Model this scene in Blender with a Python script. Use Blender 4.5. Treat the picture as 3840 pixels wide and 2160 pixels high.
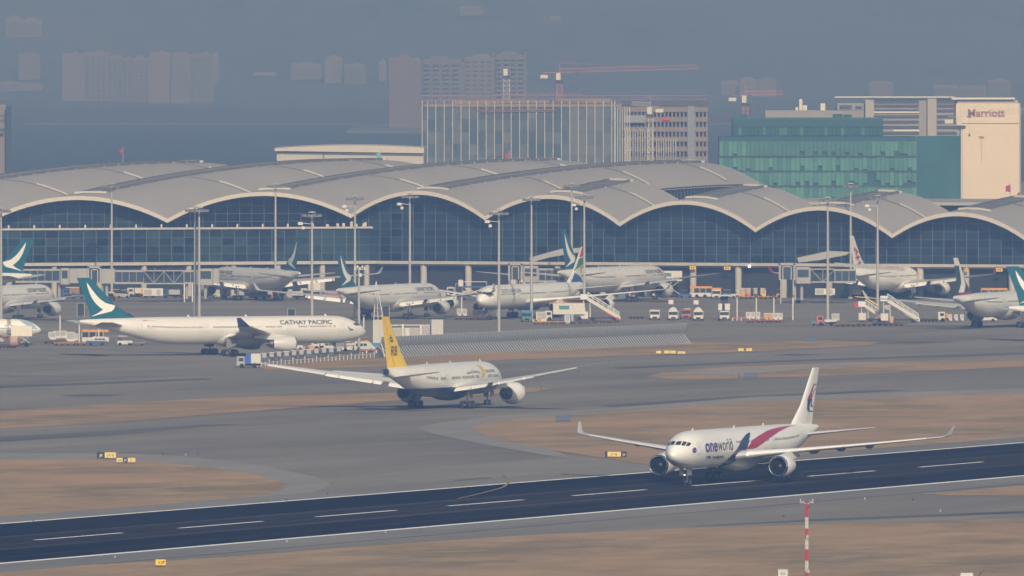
import bpy, bmesh, math, random
from mathutils import Vector, Matrix
random.seed(7)
R_ = math.radians
# ------------------------------------------------------------------ camera, sky, sun, exposure
FPX, CAMH, HOR, CX = 56460.0, 66.8, 110.0, 1920.0      # focal length and horizon in pixels of the 3840 px photograph
S = bpy.context.scene
for o in list(bpy.data.objects): bpy.data.objects.remove(o)
cam = bpy.data.cameras.new('camera')
cam.sensor_width = 36.0; cam.lens = 36.0 * FPX / 3840.0
cam.shift_y = -(1080.0 - HOR) / 3840.0
cam.clip_start = 10.0; cam.clip_end = 40000.0
camo = bpy.data.objects.new('camera', cam); S.collection.objects.link(camo)
camo.location = (0, 0, CAMH); camo.rotation_euler = (R_(90), 0, 0)
S.camera = camo

SUN_EL, SUN_AZ = 29.0, 170.0          # azimuth measured clockwise from +Y (view direction); 180 = right behind the camera
wd = bpy.data.worlds.new('World'); S.world = wd; wd.use_nodes = True
nt = wd.node_tree; bg = nt.nodes['Background']
sky = nt.nodes.new('ShaderNodeTexSky'); sky.sky_type = 'NISHITA'; sky.sun_disc = False
sky.sun_elevation = R_(SUN_EL); sky.sun_rotation = R_(SUN_AZ)
sky.air_density = 1.0; sky.dust_density = 2.0
nt.links.new(sky.outputs[0], bg.inputs[0]); bg.inputs[1].default_value = 0.085
sl = bpy.data.lights.new('sun', 'SUN'); sl.energy = 3.7; sl.angle = R_(0.6); sl.color = (1.0, 0.955, 0.915)
so = bpy.data.objects.new('sun', sl); S.collection.objects.link(so)
sd = Vector((math.sin(R_(SUN_AZ)) * math.cos(R_(SUN_EL)), math.cos(R_(SUN_AZ)) * math.cos(R_(SUN_EL)), math.sin(R_(SUN_EL))))
so.rotation_euler = sd.to_track_quat('Z', 'Y').to_euler()
vs = S.view_settings; vs.view_transform = 'Standard'; vs.look = 'None'; vs.gamma = 1.0; vs.use_curve_mapping = False; vs.exposure = 0.0
cy = S.cycles; cy.use_denoising = True; cy.max_bounces = 5; cy.diffuse_bounces = 2; cy.glossy_bounces = 2; cy.volume_bounces = 1
cy.transparent_max_bounces = 6; cy.volume_step_rate = 4.0; cy.caustics_reflective = False; cy.caustics_refractive = False

# ------------------------------------------------------------------ helpers
COL = S.collection
def G(x, y, z=0.0):
    """the point at height z seen at photograph pixel (x, y)"""
    Y = FPX * (CAMH - z) / (y - HOR)
    return Vector(((x - CX) * Y / FPX, Y, z))
def AT(x, y, Y):
    """the point at distance Y seen at photograph pixel (x, y)"""
    return Vector(((x - CX) * Y / FPX, Y, CAMH - (y - HOR) * Y / FPX))
AL = R_(20.8)                               # runway direction, right of the view axis
AX = Vector((math.sin(AL), math.cos(AL), 0)); NX = Vector((math.cos(AL), -math.sin(AL), 0))
UP = Vector((0, 0, 1))

MATS = {}
def mat(name, c, rough=0.6, metal=0.0, spec=0.5, var=0.0, scale=1.0, emit=0.0):
    if name in MATS: return MATS[name]
    m = bpy.data.materials.new(name); m.use_nodes = True; n = m.node_tree; b = n.nodes['Principled BSDF']
    b.inputs['Base Color'].default_value = (*c, 1); b.inputs['Roughness'].default_value = rough
    b.inputs['Metallic'].default_value = metal; b.inputs['Specular IOR Level'].default_value = spec
    if var:
        tc = n.nodes.new('ShaderNodeTexCoord'); nz = n.nodes.new('ShaderNodeTexNoise'); nz.inputs['Scale'].default_value = scale
        nz.inputs['Detail'].default_value = 5
        rp = n.nodes.new('ShaderNodeValToRGB'); e = rp.color_ramp.elements
        e[0].position = .3; e[1].position = .7
        e[0].color = (*[v * (1 - var) for v in c], 1); e[1].color = (*[min(1, v * (1 + var)) for v in c], 1)
        n.links.new(tc.outputs['Object'], nz.inputs['Vector']); n.links.new(nz.outputs[0], rp.inputs[0]); n.links.new(rp.outputs[0], b.inputs['Base Color'])
    if emit:
        b.inputs['Emission Color'].default_value = (*c, 1); b.inputs['Emission Strength'].default_value = emit
    MATS[name] = m
    return m

class MB:
    def __init__(s): s.v = []; s.f = []; s.m = []
    def add(s, vs, fs, mi=0):
        o = len(s.v); s.v += [tuple(p) for p in vs]; s.f += [tuple(i + o for i in q) for q in fs]; s.m += [mi] * len(fs); return s
    def box(s, x0, x1, y0, y1, z0, z1, mi=0):
        return s.add([(x0,y0,z0),(x1,y0,z0),(x1,y1,z0),(x0,y1,z0),(x0,y0,z1),(x1,y0,z1),(x1,y1,z1),(x0,y1,z1)],
              [(0,3,2,1),(4,5,6,7),(0,1,5,4),(1,2,6,5),(2,3,7,6),(3,0,4,7)], mi)
    def cbox(s, c, d, mi=0):
        return s.box(c[0]-d[0]/2, c[0]+d[0]/2, c[1]-d[1]/2, c[1]+d[1]/2, c[2]-d[2]/2, c[2]+d[2]/2, mi)
    def bevbox(s, x0, x1, y0, y1, z0, z1, b, mi=0):
        """box with chamfered vertical and top edges (a plan octagon, drawn in at the top)"""
        def ring(z, i): return [(x0+b+i,y0+i,z),(x1-b-i,y0+i,z),(x1-i,y0+b+i,z),(x1-i,y1-b-i,z),(x1-b-i,y1-i,z),(x0+b+i,y1-i,z),(x0+i,y1-b-i,z),(x0+i,y0+b+i,z)]
        return s.loft([ring(z0, 0), ring(z1 - b, 0), ring(z1, b * .8)], mi)
    def tube(s, p, q, r0, r1=None, n=8, mi=0, caps=True):
        p, q = Vector(p), Vector(q); r1 = r0 if r1 is None else r1
        d = (q - p).normalized(); a = d.orthogonal().normalized(); b = d.cross(a)
        ring = lambda c, r: [c + (a * math.cos(2*math.pi*k/n) + b * math.sin(2*math.pi*k/n)) * r for k in range(n)]
        return s.loft([ring(p, r0), ring(q, r1)], mi, caps)
    def path(s, pts, r, n=6, mi=0):
        for a, b in zip(pts, pts[1:]): s.tube(a, b, r, r, n, mi)
        return s
    def loft(s, rings, mi=0, caps=True, closed=True):
        n = len(rings[0]); vs = [p for r in rings for p in r]; fs = []
        for k in range(len(rings) - 1):
            for j in range(n if closed else n - 1):
                a = k*n + j; b = k*n + (j+1) % n
                fs.append((a, b, b + n, a + n))
        if caps and closed: fs.append(tuple(range(n-1, -1, -1))); fs.append(tuple(range((len(rings)-1)*n, len(rings)*n)))
        return s.add(vs, fs, mi)
    def lathe(s, prof, c, ax='x', n=24, mi=0):
        """profile of (along, radius) turned about an axis through c"""
        rings = []
        for a, r in prof:
            rg = []
            for k in range(n):
                t = 2*math.pi*k/n; u, w = r*math.cos(t), r*math.sin(t)
                rg.append((c[0]+a, c[1]+u, c[2]+w) if ax == 'x' else ((c[0]+u, c[1]+a, c[2]+w) if ax == 'y' else (c[0]+u, c[1]+w, c[2]+a)))
            rings.append(rg)
        return s.loft(rings, mi, False)
    def prism(s, poly, h0, h1, mi=0, axis='z'):
        n = len(poly)
        P = (lambda p, h: (p[0], p[1], h)) if axis == 'z' else ((lambda p, h: (p[0], h, p[1])) if axis == 'y' else (lambda p, h: (h, p[0], p[1])))
        return s.add([P(p, h0) for p in poly] + [P(p, h1) for p in poly], [tuple(range(n-1,-1,-1)), tuple(range(n, 2*n))] + [(k, (k+1)%n, (k+1)%n+n, k+n) for k in range(n)], mi)
    def mesh(s, name, mats, smooth=0):
        me = bpy.data.meshes.new(name); me.from_pydata(s.v, [], s.f)
        if not isinstance(mats, (list, tuple)): mats = [mats]
        for m in mats: me.materials.append(m)
        if len(mats) > 1: me.polygons.foreach_set('material_index', s.m)
        bm = bmesh.new(); bm.from_mesh(me); bmesh.ops.recalc_face_normals(bm, faces=bm.faces); bm.to_mesh(me); bm.free()
        if smooth:
            me.polygons.foreach_set('use_smooth', [True] * len(me.polygons)); me.set_sharp_from_angle(angle=R_(smooth))
        me.update(); return me
    def build(s, name, mats, parent=None, smooth=0, kind=None):
        return link(name, s.mesh(name, mats, smooth), parent, kind)
def link(name, me, parent=None, kind=None):
    o = bpy.data.objects.new(name, me); COL.objects.link(o)
    if parent is not None: o.parent = parent
    if kind: o['kind'] = kind
    return o
def empty(name, loc=(0,0,0), rz=0.0):
    o = bpy.data.objects.new(name, None); COL.objects.link(o); o.location = loc; o.rotation_euler = (0, 0, rz); o.empty_display_size = .5; return o
def tag(o, label, cat, group=None):
    o['label'] = label; o['category'] = cat
    if group: o['group'] = group
    return o
def copy_tree(o, parent=None):
    c = o.copy(); COL.objects.link(c); c.parent = parent
    for ch in o.children: copy_tree(ch, c)
    return c
def head(v): return math.atan2(v[1], v[0])

# ------------------------------------------------------------------ ground
def ground_mat(name, c1, c2, c3, s1, s2, rough=.9, stretch=None, rot=0.0):
    m = bpy.data.materials.new(name); m.use_nodes = True; n = m.node_tree; b = n.nodes['Principled BSDF']
    tc = n.nodes.new('ShaderNodeTexCoord'); mp = n.nodes.new('ShaderNodeMapping')
    mp.vector_type = 'TEXTURE'; mp.inputs['Rotation'].default_value = (0, 0, rot)      # long axis of the streaks lies along the runway direction
    if stretch: mp.inputs['Scale'].default_value = stretch
    n.links.new(tc.outputs['Object'], mp.inputs[0])
    a = n.nodes.new('ShaderNodeTexNoise'); a.inputs['Scale'].default_value = s1; a.inputs['Detail'].default_value = 6; a.inputs['Roughness'].default_value = .65
    d = n.nodes.new('ShaderNodeTexNoise'); d.inputs['Scale'].default_value = s2; d.inputs['Detail'].default_value = 8; d.inputs['Roughness'].default_value = .7
    n.links.new(mp.outputs[0], a.inputs['Vector']); n.links.new(mp.outputs[0], d.inputs['Vector'])
    r1 = n.nodes.new('ShaderNodeValToRGB'); e = r1.color_ramp.elements; e[0].position = .36; e[1].position = .64; e[0].color = (*c1, 1); e[1].color = (*c2, 1)
    r2 = n.nodes.new('ShaderNodeValToRGB'); e = r2.color_ramp.elements; e[0].position = .45; e[1].position = .72; e[0].color = (0,0,0,1); e[1].color = (1,1,1,1)
    mx = n.nodes.new('ShaderNodeMixRGB'); mx.inputs[2].default_value = (*c3, 1)
    n.links.new(a.outputs[0], r1.inputs[0]); n.links.new(d.outputs[0], r2.inputs[0]); n.links.new(r2.outputs[0], mx.inputs[0]); n.links.new(r1.outputs[0], mx.inputs[1])
    df = n.nodes.new('ShaderNodeBsdfDiffuse'); n.links.new(mx.outputs[0], df.inputs['Color']); n.nodes.remove(b)   # rough ground: no mirror sheen at this grazing view
    n.links.new(df.outputs[0], n.nodes['Material Output'].inputs['Surface'])
    return m
M_PAVE = ground_mat('taxiway_asphalt', (0.172,0.1621,0.144), (0.268,0.2528,0.225), (0.222,0.2075,0.1818), .035, .16, .9, (1, 7, 1), -AL)
M_APRON = ground_mat('apron_concrete', (0.185,0.1718,0.1512), (0.282,0.2625,0.2304), (0.242,0.2239,0.1953), .035, .16, .9, (1, 4, 1), -AL-1.2)
M_GRASS = ground_mat('dry_grass', (.235,.19,.12), (.405,.27,.165), (.45,.33,.2), .03, .10, .9, (1, 2.2, 1), -AL)
M_EDGE = ground_mat('shoulder_asphalt', (.185,.18,.17), (.26,.25,.235), (.235,.225,.21), .05, .16, .9, (1, 5, 1), -AL)
M_PALE = ground_mat('pale_concrete', (.27,.25,.22), (.36,.33,.285), (.31,.28,.245), .05, .2)
M_RUN = ground_mat('runway_asphalt', (.005,.006,.009), (.02,.02,.023), (.014,.0145,.0165), .05, .3, .85, (1, 16, 1), -AL)
M_RUB = ground_mat('worn_runway_asphalt', (.042,.036,.036), (.07,.058,.056), (.052,.045,.045), .06, .3, .85, (1, 14, 1), -AL)
M_WHITE = mat('marking_white', (.82,.82,.8), .8, 0, 0, var=.1, scale=.4)
M_YELL = mat('marking_yellow', (.29,.225,.11), .8, 0, 0, var=.2, scale=.4)
M_SEA = mat('sea_water', (.05,.052,.05), .7, 0, .05)
def sheet(name, pts, z, m, kind='structure', parent=None):
    me = bpy.data.meshes.new(name); me.from_pydata([(p[0], p[1], z) for p in pts], [], [tuple(range(len(pts)))]); me.materials.append(m)
    bm = bmesh.new(); bm.from_mesh(me); bmesh.ops.triangulate(bm, faces=bm.faces); bmesh.ops.recalc_face_normals(bm, faces=bm.faces)
    if sum(f.normal.z for f in bm.faces) < 0: bmesh.ops.reverse_faces(bm, faces=bm.faces)
    bm.to_mesh(me); bm.free()
    return link(name, me, parent, kind)
def smooth_poly(pts, n=6):
    out = []; N = len(pts)
    for i in range(N):
        p0, p1, p2, p3 = (Vector((*pts[(i+k-1) % N], 0)) for k in range(4))
        for j in range(n):
            t = j / n
            out.append(tuple((0.5*((2*p1)+(p2-p0)*t+(2*p0-5*p1+4*p2-p3)*t*t+(3*p1-p0-3*p2+p3)*t**3))[:2]))
    return out
def grounds(name, px, z, m, soft=False):
    if m is M_GRASS:                                   # ragged turf border
        out = []
        for (x0, y0), (x1, y1) in zip(px, px[1:] + px[:1]):
            n = max(1, int(abs(x1-x0)/14))
            for k in range(n): out.append((x0+(x1-x0)*k/n + random.uniform(-4, 4), y0+(y1-y0)*k/n + random.uniform(-.55, .55)))
        px = out
    return sheet(name, [G(x, y, z) for x, y in px], z, m)
sheet('airfield_ground', [(-900, 250), (900, 250), (900, 6600), (-900, 6600)], 0.0, M_PAVE)
sheet('sea', [(-6000, -2000), (6000, -2000), (6000, 11300), (-6000, 11300)], -4.0, M_SEA)
MB().box(-900, 900, 250, 6600, -4.5, -.05).build('seawall', mat('seawall_stone', (.25,.24,.22), .9), kind='structure')
# apron concrete (around the stands), a little paler than the taxiways
grounds('apron', [(-900,1345),(500,1352),(1400,1352),(2600,1270),(4700,1195),(4700,1098),(2300,1098),(-900,1098)], .03, M_APRON)
# grass islands, traced where they lie on the field
grounds('grass', [(-200,1728),(0,1722),(380,1724),(600,1733),(820,1757),(980,1785),(1050,1803),(1076,1818),(1062,1834),(1010,1850),(900,1872),(700,1894),(447,1912),(200,1938),(-200,1972)], .04, M_GRASS)
grounds('grass', [(-200,1552),(0,1543),(420,1515),(835,1490),(1430,1474),(1800,1462),(2020,1452),(2075,1456),(2020,1468),(1700,1487),(1420,1506),(900,1545),(447,1582),(0,1608),(-200,1620)], .04, M_GRASS)
grounds('grass', [(1767,1604),(1800,1592),(1940,1572),(2236,1550),(2832,1506),(3840,1474),(4300,1460),(4300,1612),(3840,1648),(3400,1686),(3100,1712),(2700,1746),(2420,1741),(2250,1716),(2087,1690),(1908,1656),(1800,1624)], .04, M_GRASS)
grounds('grass', [(2424,1412),(2480,1396),(2683,1379),(3130,1360),(3840,1346),(4300,1338),(4300,1360),(3840,1374),(2981,1414),(2534,1424)], .04, M_GRASS)
grounds('grass', [(960,1372),(1300,1340),(1432,1334),(2579,1283),(3100,1276),(3290,1284),(3260,1294),(2832,1318),(1938,1348),(1340,1378),(1000,1388)], .04, M_GRASS)
grounds('grass', [(-300,2160),(0,2144),(213,2124),(640,2102),(1000,2077),(1280,2054),(1900,2011),(2560,1981),(3152,1963),(3840,1943),(4400,1930),(4400,2600),(-300,2600)], .04, M_GRASS)
grounds('grass', [(3455,1851),(3620,1838),(3840,1820),(4300,1782),(4300,1850),(3840,1859),(3560,1858)], .04, M_GRASS)
# pale concrete rims beside the islands
def rim(px, w):
    """a pale ribbon of paving along a traced line (w = thickness in pixels)"""
    px = [p for p in px]
    n = len(px); b = MB()
    b.add([G(x, y - w/2, .035) for x, y in px] + [G(x, y + w/2, .035) for x, y in px], [(i, i+1, n+i+1, n+i) for i in range(n-1)])
    o = b.build('paved_shoulder', M_EDGE, None, 0, 'structure')
M_RIM = ground_mat('rim_concrete', (.235,.226,.21), (.31,.296,.272), (.28,.266,.245), .06, .2, .9, (1, 5, 1), -AL)
grounds('paved_shoulder', [(1556,1606),(1640,1586),(1850,1560),(2236,1534),(2832,1488),(3840,1456),(4300,1442),(4300,1480),(3840,1490),(2832,1522),(2100,1580),(1960,1640),(2180,1728),(2087,1714),(1800,1664),(1640,1630)], .034, M_RIM)
grounds('paved_shoulder', [(-200,1703),(0,1700),(400,1700),(640,1707),(900,1733),(1090,1768),(1185,1788),(1228,1806),(1236,1818),(1215,1834),(1130,1856),(980,1880),(900,1878),(500,1880),(0,1900),(-200,1900)], .034, M_RIM)
M_STAIN = ground_mat('tyre_stained_asphalt', (.105,.106,.108), (.16,.158,.155), (.14,.138,.135), .05, .2, .9, (1, 6, 1), -AL)
for q in ([(222,1481),(330,1477),(470,1480),(400,1486),(270,1487)], [(2870,1331),(2960,1327),(3092,1328),(2980,1334)], [(3290,1286),(3420,1280),(3580,1281),(3450,1289)], [(-200,1452),(300,1436),(760,1418),(800,1422),(300,1444),(-200,1462)], [(-200,1650),(300,1622),(760,1592),(900,1590),(420,1632),(-200,1668)],
          [(2250,1520),(2700,1490),(3300,1462),(3400,1464),(2800,1494),(2300,1526)], [(1700,1800),(1830,1790),(1900,1800),(1820,1815),(1700,1822)], [(1180,1880),(1500,1836),(1560,1838),(1260,1884)], [(2300,1378),(2900,1352),(3840,1322),(3840,1328),(2900,1358),(2320,1384)], [(2560,1975),(3100,1944),(3840,1916),(3840,1924),(3100,1952)]):
    grounds('tyre_stain', q, .024, M_STAIN)
for k in range(12): sheet('holding_line', [G(1200+50*k,1703+.3*k), G(1232+50*k,1703.2+.3*k), G(1232+50*k,1704.6+.3*k), G(1200+50*k,1704.4+.3*k)], .03, mat('faded_red_paint', (.27,.17,.16), .9, 0, 0))
rim([(3250,1303),(2900,1327),(1900,1362),(1340,1392),(900,1404),(0,1410)], 8)
grounds('paved_shoulder', [(2440,1404),(2683,1384),(3130,1364),(3500,1358),(3000,1384),(2760,1406)], .05, M_PALE)
# runway
RC, RT0 = -756.8, 1816.9                              # offset of the centreline and place of the first stripe along it
def RW(t, o, z=0.0): return AX * t + NX * (RC + o) + UP * z
def strip(name, t0, t1, o0, o1, z, m, kind='structure', parent=None):
    return sheet(name, [RW(t0,o0), RW(t1,o0), RW(t1,o1), RW(t0,o1)], z, m, kind, parent)
run = strip('runway', 900, 3300, -30, 30, .06, M_RUN)
sheet('runway_shoulder', [RW(900,-41), RW(3300,-41), RW(3300,41), RW(900,41)], .045, M_EDGE)
strip('edge_marking', 900, 3300, 28.3, 29.95, .085, M_WHITE, None, run); strip('edge_marking', 900, 3300, -29.95, -28.75, .085, M_WHITE, None, run)
for k in range(-8, 20): strip('centreline_stripe', RT0 + 50*k, RT0 + 50*k + 30, -.45, .45, .085, M_WHITE, None, run)
for o0, o1 in ((8.0, 10.8), (-9.4, -7.2), (2.6, 3.6), (20.5, 21.2)):
    if o1 > o0: strip('worn_strip', 900, 3300, o0, o1, .075, M_RUB, None, run)
strip('worn_centre', 900, 3300, -7.1, 7.9, .069, ground_mat('centre_runway_asphalt', (.017,.016,.018), (.036,.032,.033), (.025,.023,.024), .06, .3, .85, (1, 16, 1), -AL), None, run)
strip('worn_strip', 1960, 2140, 12.6, 13.6, .075, M_RUB, None, run)
strip('worn_strip', 2080, 3300, -17.5, -16.6, .075, M_RUB, None, run)
def line_px(name, px, w, z, m, n=8):
    """a painted line of true width w along a traced curve"""
    P = []
    for i in range(len(px) - 1):
        p0, p1, p2, p3 = (Vector((*G(*px[max(0, min(len(px)-1, i+k-1))])[:2], 0)) for k in range(4))
        for j in range(n + (i == len(px) - 2)):
            t = j / n; P.append(0.5*((2*p1)+(p2-p0)*t+(2*p0-5*p1+4*p2-p3)*t*t+(3*p1-p0-3*p2+p3)*t**3))
    L, Rr = [], []
    for i, p in enumerate(P):
        d = (P[min(i+1, len(P)-1)] - P[max(i-1, 0)]).normalized(); q = Vector((-d.y, d.x, 0)) * w / 2; L.append(p + q); Rr.append(p - q)
    b = MB(); b.add([(p.x, p.y, z) for p in L + Rr], [(i, i+1, len(P)+i+1, len(P)+i) for i in range(len(P)-1)])
    return b.build(name, m, None, 0, 'structure')
line_px('taxi_line', [(1890,1783),(1905,1795),(1912,1803),(1905,1815),(1880,1831),(1800,1853),(1717,1872)], .42, .1, M_YELL)
line_px('taxi_line', [(-200,1478),(700,1435),(1655,1400),(2700,1452),(3900,1418)][:3], .4, .1, M_YELL)
line_px('taxi_line', [(1655,1534),(2300,1505),(3000,1462),(4000,1415)], .4, .1, M_YELL)
line_px('taxi_line', [(-200,1660),(500,1628),(1100,1582),(1655,1534)], .4, .1, M_YELL)

# ------------------------------------------------------------------ far shore
def noise2(x, y):
    return math.sin(x*1.3+y*.7)*.5 + math.sin(x*2.9-y*1.7+1.3)*.3 + math.sin(x*6.1+y*3.3+.4)*.2
def hill_z(x, y):
    u = max(0.0, (y - 11250)/5600.)
    return -4.6 + 5.6*min(1, u*12) + 560*max(0, u-.54)**1.2 + (1.5+70*max(0,u-.5))*noise2(x/420., y/500.)*min(1, u*4)
def make_hills():
    b = MB(); nx, ny = 60, 48
    vs = []
    for j in range(ny + 1):
        for i in range(nx + 1):
            x = -2200 + 4400*i/nx; y = 11250 + 5600*j/ny
            vs.append((x, y, hill_z(x, y)))
    fs = [(j*(nx+1)+i, j*(nx+1)+i+1, (j+1)*(nx+1)+i+1, (j+1)*(nx+1)+i) for j in range(ny) for i in range(nx)]
    b.add(vs, fs); return b.build('hills', ground_mat('hill_woods', (.05,.046,.036), (.085,.076,.062), (.14,.115,.095), .006, .03), None, 60, 'structure')
make_hills()
# ------------------------------------------------------------------ the terminal
M_ROOF = mat('roof_grey', (.345,.33,.315), .55, var=.05, scale=.03)
M_FASC = mat('roof_fascia', (.52,.49,.45), .5)
M_SKYL = mat('skylight_trough', (.10,.11,.13), .4)
M_SEAM = mat('roof_seam', (.15,.155,.165), .6)
M_WCAP = mat('white_capping', (.47,.46,.44), .5)
M_MULL = mat('mullion_grey', (.095,.125,.145), .5)
M_CONC = mat('concrete_light', (.42,.40,.37), .8, var=.06, scale=.4)
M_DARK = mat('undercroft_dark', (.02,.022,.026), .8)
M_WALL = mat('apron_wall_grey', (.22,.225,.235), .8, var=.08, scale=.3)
def glass_mat(name, c1, c2, sc):
    m = bpy.data.materials.new(name); m.use_nodes = True; n = m.node_tree; b = n.nodes['Principled BSDF']
    b.inputs['Roughness'].default_value = .2; b.inputs['Specular IOR Level'].default_value = .2
    oi = n.nodes.new('ShaderNodeObjectInfo'); tc = n.nodes.new('ShaderNodeTexCoord'); nz = n.nodes.new('ShaderNodeTexNoise'); nz.inputs['Scale'].default_value = sc
    nz.inputs['Detail'].default_value = 3
    ge = n.nodes.new('ShaderNodeNewGeometry'); n.links.new(ge.outputs['Position'], nz.inputs['Vector'])
    ad = n.nodes.new('ShaderNodeMath'); ad.operation = 'MULTIPLY_ADD'; ad.inputs[1].default_value = .5; n.links.new(oi.outputs['Random'], ad.inputs[0]); n.links.new(nz.outputs[0], ad.inputs[2])
    rp = n.nodes.new('ShaderNodeValToRGB'); e = rp.color_ramp.elements; e[0].position = .45; e[1].position = 1.0; e[0].color = (*c1, 1); e[1].color = (*c2, 1)
    n.links.new(ad.outputs[0], rp.inputs[0]); n.links.new(rp.outputs[0], b.inputs['Base Color'])
    return m
M_GLASS = glass_mat('terminal_glass', (.0015,.004,.009), (.018,.04,.056), .06)  # interior light and reflections are put into the varying pane tones
M_GLASS2 = glass_mat('terminal_glass_teal', (.002,.006,.011), (.024,.052,.062), .06)
term = tag(empty('airport_terminal', (0, 3760, 0)), 'long airport terminal with grey vaulted wave roof and dark glass walls', 'terminal')
T0 = Vector((0, 3760, 0))
def L3(p): return Vector(p) - T0                      # terminal parts are built about its own origin
# front valley points (pixel x) and heights: right hand wall square to the runway axis, left hand wall canted
YR = lambda x: 3760 - (x - 2345)/15.016 * math.tan(AL)
def onR(X): return YRX(X)
C0 = Vector(((2345-CX)*3760/FPX, 3760, 0))            # a point of the right hand wall line
def wallR(d): return C0 + NX * d                      # d metres along it
corner = C0 - NX * 72.0
LD = Vector((45.7, 19.0, 0)).normalized()
valley = {}
def vz(k): return 18.7 - 1.29 * k
FRONT = []                                            # (left valley, right valley, apex height above chord, length, rise)
Vp = [corner - LD*148.5, corner - LD*99.0, corner - LD*49.5, corner] + [C0 + NX*(36.0*k) for k in range(-1, 5)]
Vz = [18.6, 18.9, 19.5, 20.4] + [vz(k) for k in range(-1, 5)]
LEN = [200, 205, 205, 200, 47, 47, 47, 47, 47]; RISE = [7.3, 7.3, 6.3, 5.6, 6.9, 6.9, 6.9, 6.9, 6.9]
def g(t, r): return r * (1 - ((t - 178.0)/178.0)**2)
def arc(u): return 4*u*(1-u)
APEX = 6.15
def vsurf(i, u, t, dz=0.0):
    a, b = Vp[i], Vp[i+1]; p = a.lerp(b, u) + AX*t
    # every vault blends the rise of its neighbours at the valleys so that the sheets meet
    r0 = RISE[i]; rl = (RISE[i-1] + r0)/2 if i else r0; rr = (RISE[i+1] + r0)/2 if i + 1 < len(RISE) else r0
    rr_ = rl + (rr - rl)*u; w = abs(2*u-1)**2; r = r0*(1-w) + rr_*w
    p.z = Vz[i]*(1-u) + Vz[i+1]*u + APEX*arc(u) + g(t, r) - g(0, r) + dz
    return p
OV = -4.0
for i in range(len(LEN)):
    n, tl = 20, LEN[i]; ts = [OV] + [tl*k/16 for k in range(17)]
    b = MB(); nu = n + 1
    top = [L3(vsurf(i, j/n, t)) for t in ts for j in range(nu)]; bot = [L3(vsurf(i, j/n, t, -.55)) for t in ts for j in range(nu)]
    q = [(k*nu+j, k*nu+j+1, (k+1)*nu+j+1, (k+1)*nu+j) for k in range(len(ts)-1) for j in range(n)]
    b.add(top, q); b.add(bot, [f[::-1] for f in q])
    for t in (OV, tl):                                # closed front and rear edges
        e1 = [L3(vsurf(i, j/n, t)) for j in range(nu)]; e2 = [L3(vsurf(i, j/n, t, -.55)) for j in range(nu)]
        b.add(e1 + e2, [(j, j+1, nu+j+1, nu+j) for j in range(n)])
    ro = b.build('roof_vault', M_ROOF, term, 50)
    # fascia along the front edge
    b = MB(); r1 = []
    for j in range(nu):
        p = L3(vsurf(i, j/n, OV - .12)); r1.append([p + Vector((0,0,.25)), p + Vector((0,0,-.75)), p + AX*.75 + Vector((0,0,-.8)), p + AX*.9 + Vector((0,0,.28))])
    b.loft(r1, 0, True); b.build('fascia', M_FASC, ro, 30)
    # skylight trough along the crest with raised cheeks, lights and end upstands
    b = MB(); wv = 2.6; t0, t1 = 6.0, tl - (5 if tl > 100 else 3)
    ks = 24 if tl > 100 else 8
    uu = .5
    def cr(t, o, dz): 
        du = o / (Vp[i+1]-Vp[i]).length; return L3(vsurf(i, uu+du, t, dz))
    tk = [t0 + (t1-t0)*k/ks for k in range(ks+1)]
    b.loft([[cr(t,-wv,.05), cr(t,-wv,.28), cr(t,wv,.28), cr(t,wv,.05)] for t in tk]); sk = b.build('skylight', M_SKYL, ro)
    for sgn in (-1, 1):
        b = MB(); b.loft([[cr(t,sgn*wv,.3), cr(t,sgn*wv,.62), cr(t,sgn*(wv+.35),.6), cr(t,sgn*(wv+.35),.05)] for t in tk]); b.build('skylight_kerb', M_SEAM, ro)
    b = MB()
    for k in range(0, int((t1-t0)/2.6)):
        t = t0 + 2.6*k; a1, a2 = (-wv, wv) if k % 2 else (wv, -wv)
        b.loft([[cr(t,a1,.32), cr(t,a1,.45), cr(t+.25,a1,.45), cr(t+.25,a1,.32)], [cr(t+2.4,a2,.32), cr(t+2.4,a2,.45), cr(t+2.65,a2,.45), cr(t+2.65,a2,.32)]])
    b.build('skylight_brace', M_SEAM, ro)
    b = MB()
    for k in range(int((t1-t0)/9.4)+1):
        p = cr(t0 + 9.4*k, wv+.9, .0); b.tube(p, p + Vector((0,0,.4)), .1, .1, 6)
    b.build('walkway_lamps', M_FASC, ro, 0, 'stuff')
    # white upstands at the ends of the trough and gutters across the slope
    for tt, o0, o1 in ((t0 - .6, -4.0, 4.6), (t1 + .4, -3.0, 3.6)):
        b = MB(); b.loft([[cr(tt,o,.12), cr(tt,o,.62), cr(tt+.6,o,.62), cr(tt+.6,o,.12)] for o in (o0, o0*.4, o1*.4, o1)]); b.build('end_upstand', M_WCAP, ro)
    for tt in ((26,) if tl < 100 else (60, 118, 176)):
        b = MB(); us = [.5 + .47*k/10 for k in range(11)]
        b.loft([[L3(vsurf(i,u,tt,.03)), L3(vsurf(i,u,tt,.28)), L3(vsurf(i,u,tt+.4,.28)), L3(vsurf(i,u,tt+.4,.03))] for u in us]); b.build('gutter', M_SEAM, ro)
        b = MB(); us = [.76 + .2*k/6 for k in range(7)]
        b.loft([[L3(vsurf(i,u,tt+.45,.05)), L3(vsurf(i,u,tt+.45,.6)), L3(vsurf(i,u,tt+1.0,.6)), L3(vsurf(i,u,tt+1.0,.05))] for u in us]); b.build('gutter_guard', M_WCAP, ro)

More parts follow.
